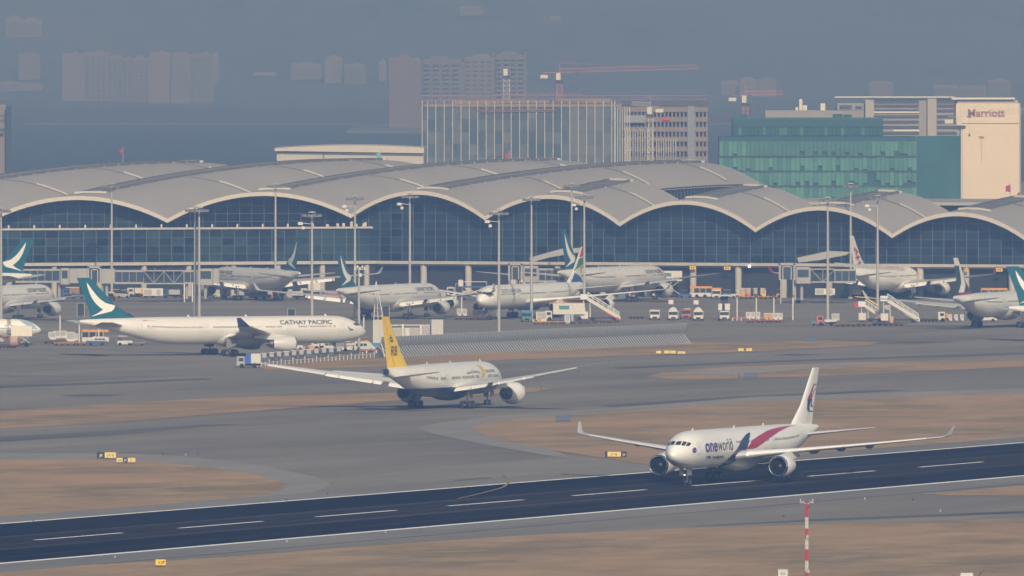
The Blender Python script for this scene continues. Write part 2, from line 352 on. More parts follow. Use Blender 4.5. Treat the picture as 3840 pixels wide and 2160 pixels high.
# curtain walls: frame + single panes under each arch
BEAM = 8.66
pane_budget = [300]
def curtain(i, z0, step, row, depth_t, gm, inset=0.0):
    a, b_ = Vp[i] + AX*depth_t, Vp[i+1] + AX*depth_t; d = (b_-a); Ln = d.length; d.normalize(); out = Vector((d.y, -d.x, 0))
    n = max(1, round(Ln/step)); st = Ln/n
    fr = MB(); rest = MB()
    def ztop(x): return vsurf(i, min(1,max(0,x/Ln)), depth_t).z - .75
    def bar(p, q, w, dp):
        ax = (q-p).normalized(); sd_ = ax.cross(out).normalized()*w/2
        fr.loft([[L3(p-sd_), L3(p+sd_), L3(p+sd_+out*dp), L3(p-sd_+out*dp)], [L3(q-sd_), L3(q+sd_), L3(q+sd_+out*dp), L3(q-sd_+out*dp)]])
    for k in range(n+1):
        p = a + d*(st*k); p.z = z0; q = p.copy(); q.z = ztop(st*k)
        if q.z > z0 + .4: bar(p, q, .13, .16)
    z = z0
    zm = max(ztop(Ln*k/40) for k in range(41)); zi = 0
    while z < zm:
        xs = [Ln*k/120 for k in range(121) if ztop(Ln*k/120) > z + .1]
        if xs and zi: 
            runs = []; 
            for x in xs:
                if runs and x - runs[-1][1] < Ln/100: runs[-1][1] = x
                else: runs.append([x, x])
            for x0, x1 in runs:
                if x1 > x0: p = a + d*x0; q = a + d*x1; p.z = q.z = z; bar(p, q, .09, .15)
        z += row; zi += 1
    f = fr.build('curtain_wall_frame', M_MULL, term)
    me = MB().add([L3(0*d+T0), L3(T0 + d*(st-.12)), L3(T0 + d*(st-.12) + UP*(row-.08)), L3(T0 + UP*(row-.08)),
                   L3(T0 - out*.1), L3(T0 - out*.1 + d*(st-.12)), L3(T0 - out*.1 + d*(st-.12) + UP*(row-.08)), L3(T0 - out*.1 + UP*(row-.08))],
                  [(0,1,2,3),(7,6,5,4),(0,4,5,1),(1,5,6,2),(2,6,7,3),(3,7,4,0)]).mesh('pane', gm)
    for k in range(n):
        r = 0
        while True:
            zb = z0 + row*r; x0, x1 = st*k + .06, st*(k+1) - .06
            tops = [ztop(x0), ztop((x0+x1)/2), ztop(x1)]
            if max(tops) <= zb + .05: break
            p = a + d*x0 + out*.03; p.z = zb + .04
            if min(tops) >= zb + row and pane_budget[0] > 0:
                pane_budget[0] -= 1; o = link('pane', me, f); o.location = L3(p)
            else:
                tp = [max(zb+.05, min(zb+row-.04, t)) for t in tops]; e = a + d*x1 + out*.03; m_ = (p+e)/2
                rest.add([L3(Vector((p.x,p.y,zb+.04))), L3(Vector((e.x,e.y,zb+.04))), L3(Vector((e.x,e.y,tp[2]))), L3(Vector((m_.x,m_.y,tp[1]))), L3(Vector((p.x,p.y,tp[0])))], [(0,1,2,3,4)])
            r += 1
    if rest.v: rest.build('upper_glazing', gm, f, 0, 'stuff')
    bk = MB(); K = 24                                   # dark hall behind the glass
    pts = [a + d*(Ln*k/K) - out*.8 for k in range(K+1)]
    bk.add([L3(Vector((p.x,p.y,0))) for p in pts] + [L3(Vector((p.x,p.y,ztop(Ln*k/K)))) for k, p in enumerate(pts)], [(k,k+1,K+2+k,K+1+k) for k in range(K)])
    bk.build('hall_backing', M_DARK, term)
for i in (4, 5, 6, 7, 3, 8): curtain(i, BEAM, 3.0, 2.0, .6, M_GLASS)
for i in (0, 1, 2): curtain(i, 16.6, 3.4, 2.0, 3.2, M_GLASS)
# projecting lower glass hall under the left hand vaults
bx0, bx1 = corner - LD*150 - AX*2.5, corner + LD*11.6 - AX*2.5
def hall():
    d = (bx1-bx0).normalized(); out = Vector((d.y,-d.x,0)); Ln = (bx1-bx0).length; z0, z1 = BEAM, 16.75; n = round(Ln/3.4); st = Ln/n
    b = MB(); D = -out*9
    b.loft([[L3(p + UP*z) for z in (0,)] for p in ()]) if False else None
    P = [bx0, bx1, bx1 + D, bx0 + D]
    b.add([L3(p + UP*0) for p in P] + [L3(p + UP*z1) for p in P], [(0,1,5,4),(1,2,6,5),(2,3,7,6),(4,5,6,7)]); b.build('lower_hall', M_DARK, term)
    fr = MB()
    def bar(p, q, w, dp):
        ax = (q-p).normalized(); s_ = ax.cross(out).normalized()*w/2
        fr.loft([[L3(e-s_), L3(e+s_), L3(e+s_+out*dp), L3(e-s_+out*dp)] for e in (p, q)])
    for k in range(n+1): p = bx0 + d*st*k; bar(p+UP*z0, p+UP*z1, .15, .2)
    for r in range(1, 4): bar(bx0+UP*(z0+2.02*r), bx1+UP*(z0+2.02*r), .1, .18)
    f = fr.build('curtain_wall_frame', M_MULL, term)
    me = MB().add([L3(T0), L3(T0+d*(st-.14)), L3(T0+d*(st-.14)+UP*1.92), L3(T0+UP*1.92)], [(0,1,2,3)])
    me.add([L3(T0-out*.08), L3(T0+d*(st-.14)-out*.08), L3(T0+d*(st-.14)+UP*1.92-out*.08), L3(T0+UP*1.92-out*.08)], [(3,2,1,0)]); me = me.mesh('pane', M_GLASS2)
    for k in range(n):
        for r in range(4):
            o = link('pane', me, f); o.location = L3(bx0 + d*(st*k+.07) + out*.06 + UP*(z0 + 2.02*r + .05))
    b = MB()
    for p, q in ((bx0, bx1),): b.loft([[L3(e+UP*(z1)), L3(e+UP*(z1+.5)), L3(e+UP*(z1+.5)+out*.6), L3(e+UP*z1+out*.6)] for e in (p, q)])
    b.build('parapet', M_CONC, term)
    b = MB(); b.loft([[L3(e+UP*(z0-.8)), L3(e+UP*(z0-.02)), L3(e+UP*(z0-.02)+out*1.2), L3(e+UP*(z0-.8)+out*1.2)] for e in (bx0, bx1)]); b.build('edge_beam', M_CONC, term)
    b = MB()
    for k in range(int(Ln/6.8)):
        p = bx0 + d*(3+6.8*k) + UP*(z1+.5) + out*.3; b.box(*sum(([c-.22, c+.22] for c in L3(p)[:2]), []), L3(p)[2], L3(p)[2]+.8)
    for k in range(9):
        p = bx1 - d*(2+1.9*k+random.random()) + UP*(z1+.5) - out*1; h = .5+random.random()*1.1; b.box(*sum(([c-.35, c+.35] for c in L3(p)[:2]), []), L3(p)[2], L3(p)[2]+h)
    b.build('roof_units', M_WCAP, term, 0, 'stuff')
hall()
# beam, undercroft and columns on the right hand side
def run_box(p, q, z0, z1, back, front, name, m):
    d = (q-p).normalized(); out = Vector((d.y,-d.x,0)); b = MB()
    b.loft([[L3(e+UP*z0-out*back), L3(e+UP*z1-out*back), L3(e+UP*z1+out*front), L3(e+UP*z0+out*front)] for e in (p, q)]); return b.build(name, m, term)
p, q = wallR(-66), wallR(150)
run_box(p, q, BEAM-.75, BEAM-.02, 0, 1.4, 'edge_beam', M_CONC)
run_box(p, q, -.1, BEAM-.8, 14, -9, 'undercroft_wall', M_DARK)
run_box(wallR(30), wallR(150), 2.2, 5.0, 8.9, -7.6, 'apron_office_wall', M_WALL)
run_box(p, wallR(-20), 1.0, 4.6, 8.9, -7.6, 'apron_office_wall', M_WALL)
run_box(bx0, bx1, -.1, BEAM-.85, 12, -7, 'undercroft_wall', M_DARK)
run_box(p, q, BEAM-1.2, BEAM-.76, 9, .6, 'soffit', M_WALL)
for k in range(-5, 13):
    c = wallR(12.0*k + 6) + NX*0; b = MB(); b.tube(L3(c), L3(c+UP*(BEAM-.8)), .85, .85, 16); b.build('column', M_CONC, term, 40)
for k in range(11):
    c = bx1 - LD*(12*k+8); b = MB(); b.tube(L3(c), L3(c+UP*(BEAM-.9)), .75, .75, 16); b.build('column', M_CONC, term, 40)
# clerestory glass below the long vault's free eave, and the flat concourse roof behind the short vaults
def clere():
    b = MB(); ts = [47 + (199-47)*k/10 for k in range(11)]
    b.loft([[L3(vsurf(3,.985,t,-.6)), L3(vsurf(3,.985,t,-.6) - UP*7.5)] for t in ts], 0, False, False); b.build('clerestory', M_GLASS, term)
    b = MB()
    for k in range(0, 60): 
        p = vsurf(3,.99,47+2.5*k,-.6); b.tube(L3(p), L3(p-UP*7.5), .08, .08, 4)
    b.build('clerestory_mullions', M_MULL, term, 0, 'stuff')
    for z0, z1, o0, o1, m, nm in ((10, 22.6, 48, 120, M_GLASS, 'concourse_hall'), (22.6, 23.4, 46.5, 122, M_ROOF, 'concourse_roof')):
        P = [C0 + NX*(2) + AX*o0, C0 + NX*150 + AX*o0, C0 + NX*150 + AX*o1, C0 + NX*2 + AX*o1]
        b = MB(); b.add([L3(e+UP*z0) for e in P]+[L3(e+UP*z1) for e in P], [(0,1,5,4),(1,2,6,5),(2,3,7,6),(3,0,4,7),(4,5,6,7)]); b.build(nm, m, term)
    for i in range(4):
        P = [vsurf(i,.01,14), vsurf(i,.985,14), vsurf(i,.985,198), vsurf(i,.01,198)]
        b = MB(); b.add([L3(Vector((e.x,e.y,0))) for e in P]+[L3(Vector((e.x,e.y,17.5))) for e in P], [(0,1,5,4),(1,2,6,5),(2,3,7,6),(3,0,4,7),(4,5,6,7)]); b.build('hall_core', M_DARK, term)
clere()
# ------------------------------------------------------------------ airliners
def hermite(tab, x):
    if x <= tab[0][0]: return tab[0][1:]
    if x >= tab[-1][0]: return tab[-1][1:]
    for k in range(len(tab)-1):
        if x <= tab[k+1][0]: break
    h = tab[k+1][0]-tab[k][0]; t = (x-tab[k][0])/h; out = []
    for c in range(1, len(tab[0])):
        def m(i):
            if i <= 0 or i >= len(tab)-1: return 0.0 if i >= len(tab)-1 else (tab[1][c]-tab[0][c])/(tab[1][0]-tab[0][0])
            s0 = (tab[i][c]-tab[i-1][c])/(tab[i][0]-tab[i-1][0]); s1 = (tab[i+1][c]-tab[i][c])/(tab[i+1][0]-tab[i][0])
            return 0.0 if s0*s1 <= 0 else 2*s0*s1/(s0+s1)
        p0, p1 = tab[k][c], tab[k+1][c]; m0, m1 = m(k)*h, m(k+1)*h
        out.append((2*t**3-3*t*t+1)*p0+(t**3-2*t*t+t)*m0+(-2*t**3+3*t*t)*p1+(t**3-t*t)*m1)
    return out
def fus_tab(L, R, kind):
    k = R/2.82
    nose = [(0,.03,-.62),(.25,.5,-.6),(.8,.98,-.53),(1.6,1.45,-.42),(2.8,1.95,-.28),(4.4,2.42,-.12),(6.2,2.7,-.03),(8.4,2.82,0)]
    if kind == 'boeing': nose = [(0,.03,-.8),(.3,.42,-.78),(1.0,.88,-.68),(2.0,1.38,-.52),(3.4,1.92,-.32),(5.2,2.4,-.14),(7.4,2.72,-.03),(9.6,2.82,0)]
    tl = [(-22.5,2.82,0),(-20,2.78,.04),(-17,2.6,.2),(-13.5,2.2,.55),(-10,1.7,.98),(-6.5,1.2,1.4),(-3,.72,1.75),(-.8,.42,1.95),(0,.24,2.0)]
    return [(s*k, r*k, d*k) for s, r, d in nose] + [(L+s*k, r*k, d*k) for s, r, d in tl]
SPEC = {
 'a333': dict(L=63.7, R=2.82, zc=5.2, sm=32.6, sn=6.8, kind='airbus', track=5.34, bogie=2, eng=[(9.37, 19.9, 2.55)], er=1.58, el=5.0,
   wing=[(2.2,20.4,11.6,-1.25,.145),(3.2,21.1,10.6,-1.15,.14),(9.6,25.3,7.0,-.55,.115),(19,31.6,4.7,.35,.105),(28.6,38.0,2.7,1.35,.1)], wl=(1.0,1.35,1.7),
   fin=[(2.0,50.2,10.9),(2.7,51.8,9.35),(5.4,55.9,6.0),(10.9,61.3,2.95)], stab=[(.6,54.0,7.0,1.05),(1.6,54.8,6.3,1.15),(9.7,60.6,2.2,2.0)], faired=[6.6,10.8,14.4,18.2]),
 'a346': dict(L=69.0, R=2.82, zc=5.2, sm=35.6, sn=6.8, kind='airbus', track=5.34, bogie=2, eng=[(9.37, 23.4, 2.6),(19.25,30.4,3.3)], er=1.35, el=4.4,
   wing=[(2.2,23.4,11.8,-1.25,.145),(3.2,24.1,10.8,-1.15,.14),(9.6,28.3,7.2,-.55,.115),(19,34.6,4.8,.35,.105),(29.6,41.6,2.7,1.45,.1)], wl=(1.0,1.35,1.7),
   fin=[(2.0,55.5,10.9),(2.7,57.1,9.35),(5.4,61.2,6.0),(10.9,66.6,2.95)], stab=[(.6,59.3,7.0,1.05),(1.6,60.1,6.3,1.15),(9.7,65.9,2.2,2.0)], faired=[6.6,13.4,16.4,22.5]),
 'b788': dict(L=56.7, R=2.92, zc=5.05, sm=28.2, sn=5.4, kind='boeing', track=4.9, bogie=2, eng=[(9.7, 16.6, 2.55)], er=1.9, el=5.0,
   wing=[(2.2,16.4,13.0,-1.35,.14),(3.2,17.1,11.8,-1.25,.135),(9.9,22.4,7.2,-.35,.115),(20,29.4,4.6,1.15,.1),(28.2,34.8,2.7,2.45,.095),(31.7,38.2,1.1,3.0,.08)], wl=None,
   fin=[(1.9,43.2,11.2),(2.7,44.9,9.6),(5.4,48.1,7.1),(11.6,54.0,3.2)], stab=[(.6,47.0,6.8,1.0),(1.6,47.8,6.0,1.1),(9.9,54.0,1.9,2.0)], faired=[6.4,11.8,17.4]),
 'b773': dict(L=73.9, R=3.1, zc=5.6, sm=37.4, sn=5.9, kind='boeing', track=5.5, bogie=3, eng=[(9.6, 23.6, 2.75)], er=1.85, el=5.4,
   wing=[(2.4,24.3,12.9,-1.4,.14),(3.4,25.1,11.8,-1.3,.135),(9.9,30.1,7.6,-.55,.115),(20,37.2,4.8,.45,.105),(29.5,43.8,2.2,1.5,.1),(32.0,46.0,.7,1.8,.09)], wl=None,
   fin=[(2.2,57.0,12.2),(3.0,58.6,10.6),(6.0,62.6,7.2),(12.7,69.0,3.6)], stab=[(.7,62.2,7.6,1.0),(1.7,63.0,6.8,1.15),(10.7,69.6,2.5,2.1)], faired=[7.0,12.4,17.6]),
 'a320': dict(L=37.6, R=1.98, zc=3.65, sm=17.7, sn=5.1, kind='airbus', track=3.8, bogie=1, eng=[(5.75, 10.6, 1.75)], er=1.1, el=3.4,
   wing=[(1.6,11.6,7.2,-.95,.14),(2.2,12.0,6.6,-.9,.135),(6.2,14.2,4.0,-.45,.115),(16.2,19.8,1.6,.5,.1)], wl=(.5,.9,1.6),
   fin=[(1.5,28.6,7.2),(2.0,29.6,6.2),(3.6,31.2,4.9),(8.0,35.2,2.1)], stab=[(.5,31.0,4.4,.6),(1.2,31.5,4.0,.7),(6.2,35.0,1.6,1.2)], faired=[4.6,8.4,11.6]),
}
AF = [(0,0),(.012,.16),(.05,.31),(.13,.45),(.28,.5),(.45,.45),(.65,.3),(.85,.13),(1,.01),(1,-.01),(.85,-.06),(.65,-.18),(.45,-.32),(.28,-.4),(.13,-.38),(.05,-.27),(.012,-.14)]
M_AWHITE = mat('aircraft_white', (.76,.76,.75), .28, var=.03, scale=.3)
M_AGREY = mat('aircraft_grey', (.52,.54,.56), .35, var=.04, scale=.3)
M_WINGG = mat('wing_grey', (.5,.51,.52), .4, var=.06, scale=.4)
M_LIP = mat('polished_lip', (.75,.75,.76), .25, 1.0)
M_FAN = mat('fan_dark', (.003,.0035,.005), .7, 0, .2)
M_TYRE = mat('tyre', (.012,.012,.013), .9); M_HUB = mat('wheel_hub', (.12,.12,.125), .5)
M_STRUT = mat('gear_strut', (.16,.165,.17), .5); M_WIN = mat('cabin_window', (.03,.035,.045), .2)
M_WINF = mat('window_shade', (.45,.43,.42), .4); M_LINE = mat('panel_line', (.33,.34,.36), .5)
M_TEAL = mat('teal_paint', (.004,.10,.15), .3); M_CXGREY = mat('belly_grey', (.55,.575,.595), .35)
M_TITLE = mat('title_grey', (.012,.02,.032), .4); M_BLACK = mat('black_paint', (.014,.014,.016), .4)
M_LIGHT = mat('landing_light', (1.0,.80,.50), .4, emit=5.0)
M_EXH = mat('exhaust_metal', (.10,.095,.09), .45, .6)

def text_obj(txt, size, bold=0.0, shear=0.0, narrow=1.0):
    """flat triangles of a word, baseline at 0, as (verts2d, faces)"""
    c = bpy.data.curves.new('t', 'FONT'); c.body = txt; c.size = size; c.offset = bold; c.shear = shear; c.fill_mode = 'FRONT'; c.resolution_u = 3
    o = bpy.data.objects.new('t', c); COL.objects.link(o); dg = bpy.context.evaluated_depsgraph_get(); dg.update()
    me = o.evaluated_get(dg).to_mesh(); bm = bmesh.new(); bm.from_mesh(me)
    bmesh.ops.triangulate(bm, faces=bm.faces)
    for _ in range(4):
        le = [e for e in bm.edges if e.calc_length() > max(.35, size*.16)]
        if not le: break
        bmesh.ops.subdivide_edges(bm, edges=le, cuts=1); bmesh.ops.triangulate(bm, faces=bm.faces)
    bm.verts.ensure_lookup_table(); bm.verts.index_update()
    vs = [(v.co.x*narrow, v.co.y) for v in bm.verts]; fs = [tuple(v.index for v in f.verts) for f in bm.faces]
    bm.free(); o.to_mesh_clear() if False else None
    bpy.data.objects.remove(o); bpy.data.curves.remove(c)
    x0 = min(v[0] for v in vs); vs = [(a-x0, b) for a, b in vs]
    return vs, fs
def resample(pts, n):
    d = [0]
    for a, b in zip(pts, pts[1:]): d.append(d[-1] + math.dist(a, b))
    out = []
    for k in range(n+1):
        t = d[-1]*k/n; i = max(j for j in range(len(d)) if d[j] <= t + 1e-9); i = min(i, len(pts)-2); u = (t-d[i])/max(1e-9, d[i+1]-d[i])
        out.append(tuple(pts[i][c]*(1-u)+pts[i+1][c]*u for c in (0, 1)))
    return out

class Plane:
    def __init__(P, spec, px, hd, label, group, body, wingm=None, **opt):
        for k_, v_ in opt.items(): setattr(P, k_, v_)
        P.s = s = SPEC[spec]; P.tab = fus_tab(s['L'], s['R'], s['kind'])
        P.root = tag(empty('airliner', G(*px), head(hd)), label, 'airplane', group)
        P.body = body; P.wm = wingm or M_WINGG
        P.fuselage(); P.wings(); P.tail(); P.engines(); P.gear()
    def X(P, s): return P.s['sm'] - s
    def rz(P, s): r, d = hermite(P.tab, s); return r, P.s['zc'] + d
    def FS(P, s, th, side=1, off=.0):
        r, z = P.rz(s); r += off
        return Vector((P.X(s), side*r*math.cos(th), z + r*math.sin(th)))
    def fuselage(P):
        L = P.s['L']; k = P.s['R']/2.82
        ss = [0,.08,.25,.5,.8,1.2,1.6,2.2,2.8,3.6,4.4,5.3,6.2,7.3,8.4*k+.5] ; q = 11.0
        while q < L-23*k: ss.append(q); q += 3.2
        ss += [L+t*k for t in (-22.5,-21,-20,-18.5,-17,-15,-13.5,-12,-10,-8,-6.5,-5,-3,-1.8,-.8,-.3,0)]
        n = 36; b = MB(); rings = []
        for s in ss:
            rings.append([P.FS(s, 2*math.pi*j/n) for j in range(n)])
        b.loft(rings); P.fo = b.build('fuselage', P.body, P.root, 50)
        # wing to body fairing
        R, zc = P.s['R'], P.s['zc']; w = P.s['wing']; a0 = w[0][1]+.6; a1 = w[0][1]+w[0][2]+3.5; b = MB(); rings = []
        for t in [k/16 for k in range(17)]:
            e = max(.02, math.sin(math.pi*t))**.55; s = a0+(a1-a0)*t
            rings.append([(P.X(s), (R*.3 + .82*R*e)*math.cos(a), zc - R*.30 - R*.22*e + (R*.35+.42*R*e)*math.sin(a)) for a in [2*math.pi*j/20 for j in range(20)]])
        b.loft(rings); b.build('wing_fairing', P.body, P.root, 60)
        # aerials
        for s, h in ((9.0,.34),(L*.42,.3),(L*.62,.34)):
            r, z = P.rz(s); b = MB(); b.prism([(P.X(s)-.2, z+r-.05),(P.X(s)+.22,z+r-.05),(P.X(s)-.05,z+r+h),(P.X(s)-.3,z+r+h)], -.04, .04, 0, 'y'); b.build('aerial', M_AWHITE, P.root)
    def decal(P, name, up, lo, side, m, nu=24, nv=8, off=.025, parent=None):
        """paint patch between two (station, height) curves, laid on the skin; heights are measured round the skin from mid level"""
        R = P.s['R']; A, B = resample(up, nu), resample(lo, nu); b = MB(); vs = []
        for i in range(nu+1):
            for j in range(nv+1):
                s = A[i][0]*(1-j/nv)+B[i][0]*j/nv; v = A[i][1]*(1-j/nv)+B[i][1]*j/nv
                vs.append(P.FS(s, v/R, side, off))
        b.add(vs, [(i*(nv+1)+j, i*(nv+1)+j+1, (i+1)*(nv+1)+j+1, (i+1)*(nv+1)+j) for i in range(nu) for j in range(nv)])
        return b.build(name, m, parent or P.fo, 60)
    def title(P, txt, s0, v0, size, side, m, bold=0.0, shear=0.0, width=None, off=.035, name='title'):
        """lettering round the skin; s0 = station of its first letter; port side reads nose-left, starboard nose-right"""
        vs, fs = text_obj(txt, size, bold, shear); wd_ = max(v[0] for v in vs); k = (width/wd_) if width else 1.0; R = P.s['R']
        sg = 1 if side == 1 else -1
        b = MB(); b.add([P.FS(s0 + sg*x*k, (v0+y)/R, side, off) for x, y in vs], fs); return b.build(name, m, P.fo)
    def windows(P, rows, v=.62, pitch=.53, w=.24, h=.36, sides=(1,-1)):
        R = P.s['R']
        for side in sides:
            b = MB()
            for a0, a1 in rows:
                n = int((a1-a0)/pitch)
                for k in range(n):
                    s = a0 + pitch*k; mi = 1 if random.random() < .16 else 0
                    b.add([P.FS(s, (v-h/2)/R, side, .02), P.FS(s+w, (v-h/2)/R, side, .02), P.FS(s+w, (v+h/2)/R, side, .02), P.FS(s, (v+h/2)/R, side, .02)], [(0,1,2,3)], mi)
            b.build('cabin_windows', [M_WIN, M_WINF], P.fo, 0, 'stuff')
    def doors(P, st, v0=-.55, w=1.07, h=1.95, sides=(1,-1), m=None):
        R = P.s['R']
        for side in sides:
            for s in st:
                b = MB(); t = .06
                for (u0,u1,c0,c1) in ((0,w,v0,v0+t),(0,w,v0+h-t,v0+h),(0,t,v0,v0+h),(w-t,w,v0,v0+h)):
                    K = 4; vs = []
                    for k in range(K+1):
                        c = c0+(c1-c0)*k/K; vs += [P.FS(s+u0, c/R, side, .02), P.FS(s+u1, c/R, side, .02)]
                    b.add(vs, [(2*k,2*k+1,2*k+3,2*k+2) for k in range(K)])
                s1 = s + w*.35
                b.add([P.FS(s1, (v0+1.15)/R, side, .022), P.FS(s1+.22, (v0+1.15)/R, side, .022), P.FS(s1+.22, (v0+1.45)/R, side, .022), P.FS(s1, (v0+1.45)/R, side, .022)], [(0,1,2,3)])
                b.build('door', m or M_LINE, P.fo)
    def cockpit(P, quads):
        """windscreen panes given as station/height corners, mirrored to both sides"""
        R = P.s['R']
        for side in (1, -1):
            for q in quads:
                b = MB(); n = 4; vs = []
                for i in range(n+1):
                    for j in range(n+1):
                        a = [q[0][c]*(1-i/n)+q[1][c]*i/n for c in (0,1)]; d = [q[3][c]*(1-i/n)+q[2][c]*i/n for c in (0,1)]
                        s, a_ = a[0]*(1-j/n)+d[0]*j/n, a[1]*(1-j/n)+d[1]*j/n; vs.append(P.FS(s, R_(a_), side, .025))
                b.add(vs, [(i*(n+1)+j,i*(n+1)+j+1,(i+1)*(n+1)+j+1,(i+1)*(n+1)+j) for i in range(n) for j in range(n)]); b.build('windscreen_pane', M_WIN, P.fo)
    def sect(P, y, le, c, z, t, side, vertical=False):
        if vertical: return [Vector((P.X(le + u*c), w*t*c, z)) for u, w in AF]
        return [Vector((P.X(le + u*c), side*y, z + w*t*c)) for u, w in AF]
    def wq(P, y):
        w = P.s['wing']
        for k in range(len(w)-1):
            if y <= w[k+1][0]: break
        u = (y-w[k][0])/(w[k+1][0]-w[k][0]); return [w[k][c]*(1-u)+w[k+1][c]*u for c in range(1,5)]
    def wings(P):
        w = P.s['wing']; zc = P.s['zc']
        for side in (1, -1):
            ys = []
            for a, b_ in zip(w, w[1:]): ys += [a[0]+(b_[0]-a[0])*k/4 for k in range(4)]
            ys.append(w[-1][0])
            b = MB(); b.loft([P.sect(y, *(lambda q: (q[0], q[1], zc+q[2], q[3]))(P.wq(y)), side) for y in ys]); wo = b.build('wing', P.wm, P.root, 40)
            # bare metal slats: thin sheath over the nose of the wing
            b = MB(); sl_ = [3.8, 9.6, 14, 20, w[-1][0]*.93]; sl_ = [y*w[-1][0]/29. if y > 3.8 and w[-1][0] < 20 else y for y in sl_]
            ys2 = [sl_[0] + (sl_[-1]-sl_[0])*k/14 for k in range(15)]
            rr = []
            for y in ys2:
                le, c, z, t = P.wq(y); cc = min(.14, .85/c+.05)
                up = [(u, wv) for u, wv in AF if u <= .13]
                pts = [(0.13,.47),(.05,.335),(.012,.19),(-.006,0),(.012,-.165),(.05,-.29),(.13,-.4)]
                rr.append([Vector((P.X(le+u*c), side*y, zc+z+v*t*c)) for u, v in pts])
            b.loft(rr, 0, False, False); b.build('slat', M_AWHITE, wo, 60)
            # flaps, slightly lowered behind the trailing edge
            segs = [(3.0, w[2][0]*.93), (w[2][0]*1.06, w[3][0]*.98)] if len(w) > 4 else [(2.2, w[2][0]*.93), (w[2][0]*1.06, w[2][0]*1.9)]
            for y0, y1 in segs:
                b = MB(); rr = []
                for y in (y0, (y0+y1)/2, y1):
                    le, c, z, t = P.wq(y); f = min(1.25, c*.15); dr = P.flap*f
                    x0, zz = le+c*.97, zc+z-.03
                    rr.append([Vector((P.X(x0-.15), side*y, zz+.07)), Vector((P.X(x0+f*.5), side*y, zz-dr*.35)), Vector((P.X(x0+f), side*y, zz-dr)), Vector((P.X(x0+f*.45), side*y, zz-dr*.6-.12)), Vector((P.X(x0-.2), side*y, zz-.16))])
                b.loft(rr); b.build('flap', P.flapm or P.wm, wo)
            if P.flapm and len(w) > 5:                       # drooped ailerons carry the pale edge outboard
                b = MB(); rr = []
                for y in (w[3][0]*.99, (w[3][0]+w[4][0])/2, w[4][0]*1.03):
                    le, c, z, t = P.wq(y); f = c*.2; x0, zz = le+c*.96, zc+z-.02
                    rr.append([Vector((P.X(x0-.1), side*y, zz+.09)), Vector((P.X(x0+f), side*y, zz-.3*f)), Vector((P.X(x0+f*.4), side*y, zz-.3*f-.1)), Vector((P.X(x0-.15), side*y, zz-.14))])
                b.loft(rr); b.build('aileron', P.flapm, wo)
            # flap track canoes
            for y in P.s['faired']:
                le, c, z, t = P.wq(y); x0, x1 = le+c*.55, le+c+1.3; b = MB(); rr = []
                for k in range(9):
                    u = k/8; e = math.sin(math.pi*min(1, max(0.03, u*.93+.05)))**.7; x = x0+(x1-x0)*u
                    zz = zc+z-.28-t*c*.12*(1-u)-P.flap*.5*max(0,u-.5)
                    rr.append([(P.X(x), side*y+.26*e*math.cos(a), zz+.36*e*math.sin(a)) for a in [2*math.pi*j/10 for j in range(10)]])
                b.loft(rr); b.build('flap_fairing', P.fairm or P.wm, wo, 50)
            if P.s['wl']:
                ro, hx, hz = P.s['wl']; y, le, c, z, t = w[-1]
                b = MB(); b.loft([P.sect(y, le, c, zc+z, t, side), P.sect(y+.5, le+.55, c*.86, zc+z+.25, .09, side), P.sect(y+ro, le+hx+1.1, c*.34, zc+z+hz, .08, side)]); P.wlo = b.build('winglet', P.wlm or P.wm, wo, 40)
            for lx, lm in ((P.wq(3.4), None),):
                pass
    flap = .55; flapm = None; fairm = None; wlm = None; finm = None; stabm = None; nacm = None
    def fin_q(P, h):
        f = P.s['fin']
        for k in range(len(f)-1):
            if h <= f[k+1][0]: break
        u = (h-f[k][0])/(f[k+1][0]-f[k][0]); return [f[k][c]*(1-u)+f[k+1][c]*u for c in (1,2)]
    def tail(P):
        f = P.s['fin']; zc = P.s['zc']; b = MB(); hs = sorted(set([q[0] for q in f] + [f[0][0]+(f[-1][0]-f[0][0])*k/10 for k in range(11)]))
        b.loft([P.sect(0, *P.fin_q(h), zc+h, .1, 1, True) for h in hs]); P.fin = b.build('vertical_stabilizer', P.finm or P.body, P.root, 40)
        # rudder hinge line
        for side in (1, -1):
            b = MB(); v = []
            for h in [f[1][0]+.2 + (f[-1][0]-f[1][0]-.3)*k/8 for k in range(9)]:
                v += [P.fin_pt(.68, h, side, .012), P.fin_pt(.69, h, side, .012)]
            b.add(v, [(2*k,2*k+1,2*k+3,2*k+2) for k in range(8)]); b.build('rudder_line', mat('rudder_gap', (.10,.12,.13), .5) if P.finm is None else mat('rudder_gap_dark', (.02,.04,.05), .5), P.fin)
        for side in (1, -1):
            b = MB(); b.loft([P.sect(y, le, c, zc+z, .1, side) for y, le, c, z in P.s['stab']]); b.build('horizontal_stabilizer', P.stabm or P.wm, P.root, 40)
    def fin_pt(P, u, h, side, off=.02):
        le, c = P.fin_q(h); t = 0
        for (a, b), (c2, d) in zip(AF[:9], AF[1:9]):
            if a <= u <= c2: t = b + (d-b)*(u-a)/max(1e-6, c2-a)
        return Vector((P.X(le+u*c), side*(t*.1*c+off), P.s['zc']+h))
    def fin_xz(P, s, h, side, off=.025):
        le, c = P.fin_q(h); return P.fin_pt(min(.999, max(.001, (s-le)/c)), h, side, off)
    def fin_decal(P, name, A, B, m, nu=24, nv=5, sides=(1,-1), off=.025):
        A, B = resample(A, nu), resample(B, nu)
        for side in sides:
            b = MB(); vs = []
            for i in range(nu+1):
                for j in range(nv+1):
                    q = [A[i][c]*(1-j/nv)+B[i][c]*j/nv for c in (0,1)]; vs.append(P.fin_xz(q[0], q[1], side, off))
            b.add(vs, [(i*(nv+1)+j, i*(nv+1)+j+1, (i+1)*(nv+1)+j+1, (i+1)*(nv+1)+j) for i in range(nu) for j in range(nv)]); b.build(name, m, P.fin, 60)
